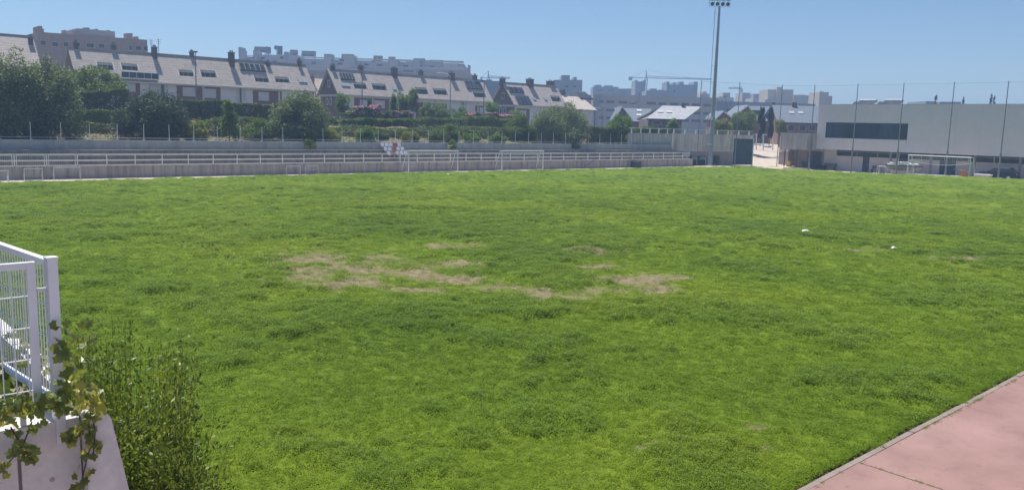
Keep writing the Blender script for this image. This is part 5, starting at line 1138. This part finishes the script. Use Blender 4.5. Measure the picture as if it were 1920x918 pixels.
# return panel towards the photographer
f2 = thing('fence_panel', 'white framed mesh panel standing on the near concrete wall', 'fence', (.2, 5.42, 2.9))
pz0, pz1, pa, pb = 2.93, 3.84, -.95, 1.125
for a in (pa, pb-.045): MB().box(a, a+.045, 5.41, 5.45, pz0, pz1).build('upright', M['white_paint'], f2)
for a in (pa+.1, pb-.12): MB().box(a, a+.03, 5.415, 5.445, 2.8, pz0).build('foot', M['galv'], f2)
MB().box(pa+.045, pb-.045, 5.412, 5.448, pz1-.04, pz1).build('top_rail', M['white_paint'], f2); MB().box(pa+.045, pb-.045, 5.412, 5.448, pz0, pz0+.035).build('bottom_rail', M['white_paint'], f2)
vm = MB().tube((0, 0, .0), (0, 0, pz1-pz0-.075), .0035, n=4).mesh('wire'); vm.materials.append(M['white_paint'])
for p in np.arange(pa+.1, pb-.05, .066): o = put('wire', vm, f2); o.location = (p-.2, .008, pz0+.035-2.9)
for z in np.arange(pz0+.14, pz1-.05, .19): MB().tube((pa+.045, 5.425, z), (pb-.045, 5.425, z), .004, n=4).build('cross_wire', M['white_paint'], f2)
MB().box(1.13, 1.19, 5.42, 5.44, 3.66, 3.68).build('clamp', M['galv'], f2)
# ivy
def ivy_leaf(k, mat):
    r = np.random.default_rng(k); pts = []; lob = [1.05, .68, .88, .64, .84, .62, .36, .62, .84, .64, .88, .68]
    for i, l in enumerate(lob):
        a = 2*math.pi*i/12; q = l*(.9 + .2*r.uniform()); pts.append((math.sin(a)*q, math.cos(a)*q, -.18*q*q + .12*abs(math.sin(a))))
    m_ = MB().add([(0, 0, .05)] + pts, [(0, i+1, (i+1) % 12 + 1) for i in range(12)]).mesh('leaf'); m_.materials.append(mat); return m_
IL = [ivy_leaf(k, M['leaf_ivy']) for k in range(6)]; IY = [ivy_leaf(k+9, M['leaf_ivy_yellow']) for k in range(3)]
iv = thing('ivy', 'ivy with broad leaves climbing over the fence corner and down the near wall', 'ivy', (1.25, 5.3, 2.8))
def ivy_at(p, s, yel=0.0):
    me = random.choice(IY) if random.random() < yel else random.choice(IL)
    o = put('leaf', me, iv); o.location = (p[0]-1.25, p[1]-5.3, p[2]-2.8); s *= .86; o.scale = (s, s, s)
    o.rotation_euler = (random.uniform(.5, 1.9), random.uniform(-.5, .5), random.uniform(-1.2, 1.2))
for k in range(84):
    x = random.triangular(88, 178, 128); y = random.uniform(605, 775); ivy_at(atv(x, y, random.uniform(5.2, 5.5)), random.uniform(.03, .056), .06 if y < 720 else .25)
for k in range(60):
    x = random.uniform(-15, 120); y = 748 + random.triangular(-5, 62, 18) - x*.12; ivy_at(atv(x, y, random.uniform(5.3, 5.38)), random.uniform(.035, .055), .12)
for k in range(16): ivy_at(atv(random.uniform(145, 192), random.uniform(725, 772), random.uniform(5.2, 5.3)), random.uniform(.045, .06), .8)
strands = [[(168, 765), (166, 800), (170, 835), (160, 870), (150, 915)], [(60, 790), (45, 830), (30, 850), (5, 880), (-15, 900)], [(150, 800), (135, 815), (128, 830)], [(20, 800), (50, 850), (62, 868)], [(172, 770), (178, 810), (175, 850)]]
for s_ in strands:
    P = [atv(x, y, 5.285) for x, y in s_]; MB().path(P, .005, 5).build('stem', M['bark'], iv)
    for k in range(int(4.2*len(s_))): f = random.uniform(0, len(s_)-1.01); i = int(f); p = P[i]*(1-f+i) + P[i+1]*(f-i); ivy_at(p + np.array([random.uniform(-.05, .05), random.uniform(-.02, .0), random.uniform(-.03, .03)]), random.uniform(.03, .05), .3)
for k in range(90): p = (random.uniform(.2, 1.15), random.uniform(5.6, 7.2), random.uniform(2.78, 3.15)); ivy_at(p, random.uniform(.035, .06), .15)
n = 2600; C = np.stack([rng.uniform(-1.5, 1.28, n), 5.66 + rng.uniform(0, 1, n)**1.5*6, np.full(n, 2.78)], 1); C[:, 2] += rng.uniform(0, .16, n)
tag(put('bed_ground_cover', leaf_mesh('bed_ground_cover', C, .09, M['leaf_ivy'], .8)), 'low ivy ground cover in the raised bed behind the white fence', 'ground cover', kind='stuff')
for k in range(70): ivy_at((random.uniform(1.3, 1.5), random.uniform(5.36, 7.6), random.uniform(2.9, 2.98)), random.uniform(.035, .06), .15)
# feathery bush in the corner
bs = thing('feathery_bush', 'tall feathery green bush growing beside the near wall end', 'bush', (1.98, 6.75, 0))
SC, LC, LD = [], [], []
q = MB()
for k in range(520):
    a = rng.uniform(0, 6.283); r0 = .5*math.sqrt(rng.uniform()); b0 = np.array([r0*math.cos(a)*.6, r0*math.sin(a)*1.6, 0]); lean = np.array([math.cos(a)*.2 + .05, math.sin(a)*.5, 0])*rng.uniform(.2, 1.15)
    h = rng.uniform(1.3, 3.25)*(1 - .28*np.linalg.norm(lean)); pts = [b0 + lean*(t**1.5)*1.25 + np.array([0, 0, h*t - .25*t**3*np.linalg.norm(lean)*h]) for t in np.linspace(0, 1, 7)]
    for i in range(6): q.tube(pts[i], pts[i+1], .005*(1-i/7)+.001, .005*(1-(i+1)/7)+.001, n=3, cap=False)
    nl = 230
    t = rng.uniform(.12, 1, nl)*6; i = np.minimum(t.astype(int), 5); f = (t - i)[:, None]; P = np.array(pts); c = P[i]*(1-f) + P[i+1]*f + rng.normal(size=(nl, 3))*np.array([.06, .06, .05])
    LC.append(c); d = (P[i+1]-P[i]); d /= np.linalg.norm(d, axis=1)[:, None]; LD.append(d)
tag(q.build('stems', M['leaf_bush'], bs, local=True), kind='stuff')
LC = np.concatenate(LC); LD = np.concatenate(LD); ok_ = LC[:, 2] > .05
core = rng.normal(size=(26000, 3)); core /= np.linalg.norm(core, axis=1)[:, None]; core *= rng.uniform(0, 1, (26000, 1))**.4; core = core*np.array([.42, .95, 1.3]) + np.array([.02, 0, 1.05]); core += rng.normal(size=core.shape)*.06
LC = np.concatenate([LC, core]); LD = np.concatenate([LD, np.tile([0, 0, .6], (26000, 1))]); ok_ = LC[:, 2] > .05
put('foliage', leaf_mesh('foliage', LC[ok_], .046, M['leaf_bush'], .36, LD[ok_]*.9), bs)

# ================================================================== GRASS (uncountable)
def scatter(name, label, src, pts, scl, mat=None):
    me = bpy.data.meshes.new(name); me.vertices.add(len(pts)); me.vertices.foreach_set('co', np.asarray(pts, np.float32).ravel())
    scl = np.asarray(scl, np.float32); scl = np.stack([scl]*3, 1) if scl.ndim == 1 else scl; a = me.attributes.new('scl', 'FLOAT_VECTOR', 'POINT'); a.data.foreach_set('vector', scl.ravel())
    a = me.attributes.new('rot', 'FLOAT_VECTOR', 'POINT'); rt = np.zeros((len(pts), 3), np.float32); rt[:, 2] = rng.uniform(0, 6.283, len(pts)); rt[:, :2] = rng.normal(size=(len(pts), 2))*.12; a.data.foreach_set('vector', rt.ravel())
    o = put(name, me); tag(o, label, 'grass', kind='stuff')
    so = bpy.data.objects.new(name + '_tuft', src)
    ng = bpy.data.node_groups.new(name, 'GeometryNodeTree'); ng.interface.new_socket('Geometry', in_out='INPUT', socket_type='NodeSocketGeometry'); ng.interface.new_socket('Geometry', in_out='OUTPUT', socket_type='NodeSocketGeometry')
    N, L = ng.nodes, ng.links; gi = N.new('NodeGroupInput'); go = N.new('NodeGroupOutput'); ip = N.new('GeometryNodeInstanceOnPoints'); oi = N.new('GeometryNodeObjectInfo'); oi.inputs['Object'].default_value = so
    n1 = N.new('GeometryNodeInputNamedAttribute'); n1.data_type = 'FLOAT_VECTOR'; n1.inputs['Name'].default_value = 'scl'; n2 = N.new('GeometryNodeInputNamedAttribute'); n2.data_type = 'FLOAT_VECTOR'; n2.inputs['Name'].default_value = 'rot'
    L.new(gi.outputs[0], ip.inputs['Points']); L.new(oi.outputs['Geometry'], ip.inputs['Instance']); L.new(n1.outputs['Attribute'], ip.inputs['Scale']); L.new(n2.outputs['Attribute'], ip.inputs['Rotation']); L.new(ip.outputs[0], go.inputs[0])
    md = o.modifiers.new('scatter', 'NODES'); md.node_group = ng; return o
def grassmat(name, a, c, transl):
    m, t, b, N, L = nodes(name); g = N.new('ShaderNodeNewGeometry'); r = ramp(N, [(0, a), (1, c)]); L.new(g.outputs['Random Per Island'], r.inputs[0])
    big = ramp(N, [(.3, (.75, .8, .9)), (.5, (1, 1, 1)), (.7, (1.3, 1.12, 1.0))]); L.new(noise(N, L, .11, 6), big.inputs[0]); cc = mixc(N, L, 1.0, r.outputs[0], big.outputs[0], 'MULTIPLY')
    L.new(cc, b.inputs['Base Color']); b.inputs['Roughness'].default_value = .7; b.inputs['Specular IOR Level'].default_value = .1
    tr = N.new('ShaderNodeBsdfTranslucent'); L.new(cc, tr.inputs[0]); mx = N.new('ShaderNodeMixShader'); mx.inputs[0].default_value = transl; L.new(b.outputs[0], mx.inputs[1]); L.new(tr.outputs[0], mx.inputs[2]); L.new(mx.outputs[0], N['Material Output'].inputs['Surface'])
    MATS[name] = m; return m
grassmat('blade', (.118, .212, .014), (.25, .345, .032), .5); grassmat('clover_leaf', (.115, .21, .024), (.29, .39, .068), .5); grassmat('weed_leaf', (.045, .1, .02), (.12, .2, .04), .35)
def tuft(n, R_, h):
    b = rng.uniform(0, 1, (n, 1))**.5*R_; a = rng.uniform(0, 6.283, (n, 1)); p = np.concatenate([b*np.cos(a), b*np.sin(a), np.zeros((n, 1))], 1); a2 = rng.uniform(0, 6.283, n); wv = np.stack([np.cos(a2), np.sin(a2), a2*0], 1)*.004*(h/.06)
    tip = p + np.stack([rng.normal(size=n)*h*.5, rng.normal(size=n)*h*.5, h*rng.uniform(.5, 1.1, n)], 1); v = np.stack([p - wv, p + wv, tip], 1).reshape(-1, 3); return fastmesh('blades', v, 3, np.arange(3*n), M['blade'])
def clump(n, R_, h, ls, mat, tilt=.45):
    b = rng.uniform(0, 1, n)**.6; a = rng.uniform(0, 6.283, n); C = np.stack([b*R_*np.cos(a), b*R_*np.sin(a), h*(1 - b**2*.8)*rng.uniform(.35, 1.05, n)], 1)
    nrm = rng.normal(size=(n, 3))*tilt + np.array([0, 0, 1]); nrm /= np.linalg.norm(nrm, axis=1)[:, None]; e = np.cross(nrm, rng.normal(size=(n, 3))); e /= np.linalg.norm(e, axis=1)[:, None]; f = np.cross(nrm, e); s = ls*rng.uniform(.6, 1.3, n)[:, None]
    v = np.stack([C - e*s*.5, C - f*s*.42, C + e*s*.5, C + f*s*.42], 1).reshape(-1, 3); return fastmesh('leaves', v, 4, np.arange(4*n), M[mat])
def sample(n, r0, r1, power=1.0):
    if power == 0: power = 1e-3                    # points on the pitch between two distances from the near terrace
    r = (r0**(2*power) + rng.uniform(0, 1, n)*(r1**(2*power) - r0**(2*power)))**(1/(2*power)); a = np.radians(rng.uniform(8, 88, n)); u, v = r*np.cos(a), r*np.sin(a)
    k = (u > U0+.1) & (u < U1-.3) & (v > V0+.02) & (v < V1-.1); return u[k], v[k]
def place(u, v, dz=0.0): return np.stack([u, v, field_h(u, v) + dz], 1)
u, v = sample(150000, 6, 112, 0); k = (bare(u, v) < .08 + 1.0*rng.uniform(0, 1, len(u))**1.3) ; u, v = u[k], v[k]; r = np.hypot(u, v)
sz = np.clip(r/15, .55, 3.2)*rng.uniform(.6, 1.3, len(u))
scatter('grass', 'short green grass covering the whole pitch', clump(40, .11, .03, .02, 'blade', .5), place(u, v, -.008), np.stack([sz, sz, np.clip(sz, .6, 1.1)], 1))
u, v = sample(90000, 6, 62, .12); k = (clover(u, v) > .35 + .45*rng.uniform(0, 1, len(u))) & (bare(u, v) < .4); u, v = u[k], v[k]; r = np.hypot(u, v)
sz = np.clip(r/15, .65, 2.6)*rng.uniform(.6, 1.4, len(u))
scatter('clover', 'patches of small leaved clover across the pitch', clump(44, .12, .07, .02, 'clover_leaf'), place(u, v, -.004), np.stack([sz, sz, np.clip(sz, .7, 1.2)], 1))
# coarse dark weed tussocks, in little drifts
cu, cv = sample(1700, 16, 112, .9); pts = []; sc_ = []
for a, c in zip(cu, cv):
    for j in range(int(rng.integers(1, 7))): pts.append((a + rng.normal()*.45, c + rng.normal()*.22)); sc_.append(rng.uniform(.35, 1.0)*(.7 + .3*min(1, math.hypot(a, c)/40)))
P = np.array(pts); k = (P[:, 0] > U0+.3) & (P[:, 0] < U1-.4) & (P[:, 1] > V0+.3) & (P[:, 1] < V1-.2) & (bare(P[:, 0], P[:, 1]) < .8)
scatter('weed_tussocks', 'dark coarse weed tussocks dotted over the pitch', clump(150, .26, .15, .03, 'weed_leaf'), place(P[k, 0], P[k, 1], -.02), np.array(sc_)[k])
# grass lip over the kerb and weeds in the slab joint
uu = rng.uniform(6, 60, 5200); vv_ = 5.29 + np.abs(rng.normal(size=len(uu)))*.07 - .16*sstep(.42, .75, fbm(uu*1.9, uu*0, 88, 4))
scatter('kerb_grass', 'ragged grass edge along the kerb of the red path', clump(30, .07, .03, .018, 'blade', .6), np.stack([uu, vv_, np.full_like(uu, .0)], 1), rng.uniform(.6, 1.3, len(uu)))
jv = rng.uniform(1.5, 5.1, 170); ju = 11.46 + rng.normal(size=len(jv))*.012; ju2 = rng.uniform(8, 18, 260); jv2 = 5.075 + rng.normal(size=len(ju2))*.012; k2 = fbm(ju2*1.6, ju2*0, 71, 3) > .53
scatter('joint_weeds', 'small weeds growing in the joints of the red path', tuft(16, .03, .03), np.concatenate([np.stack([ju, jv, np.full_like(ju, .012)], 1), np.stack([ju2, jv2, np.full_like(ju2, .02)], 1)[k2]]), rng.uniform(.4, 1.2, len(ju) + int(k2.sum())))

# ================================================================== HAZE
hz = MB().box(-4200, 5200, -2700, 5200, -1.6, 43).build('haze', None); tag(hz, 'thin blue summer haze over the whole place', 'haze', kind='stuff')
m = bpy.data.materials.new('haze'); m.use_nodes = True; N, L = m.node_tree.nodes, m.node_tree.links; N.remove(N['Principled BSDF'])
pv = N.new('ShaderNodeVolumePrincipled'); pv.inputs['Color'].default_value = (.45, .66, 1, 1); pv.inputs['Density'].default_value = .0011; pv.inputs['Anisotropy'].default_value = .2
L.new(pv.outputs[0], N['Material Output'].inputs['Volume']); hz.data.materials.append(m)
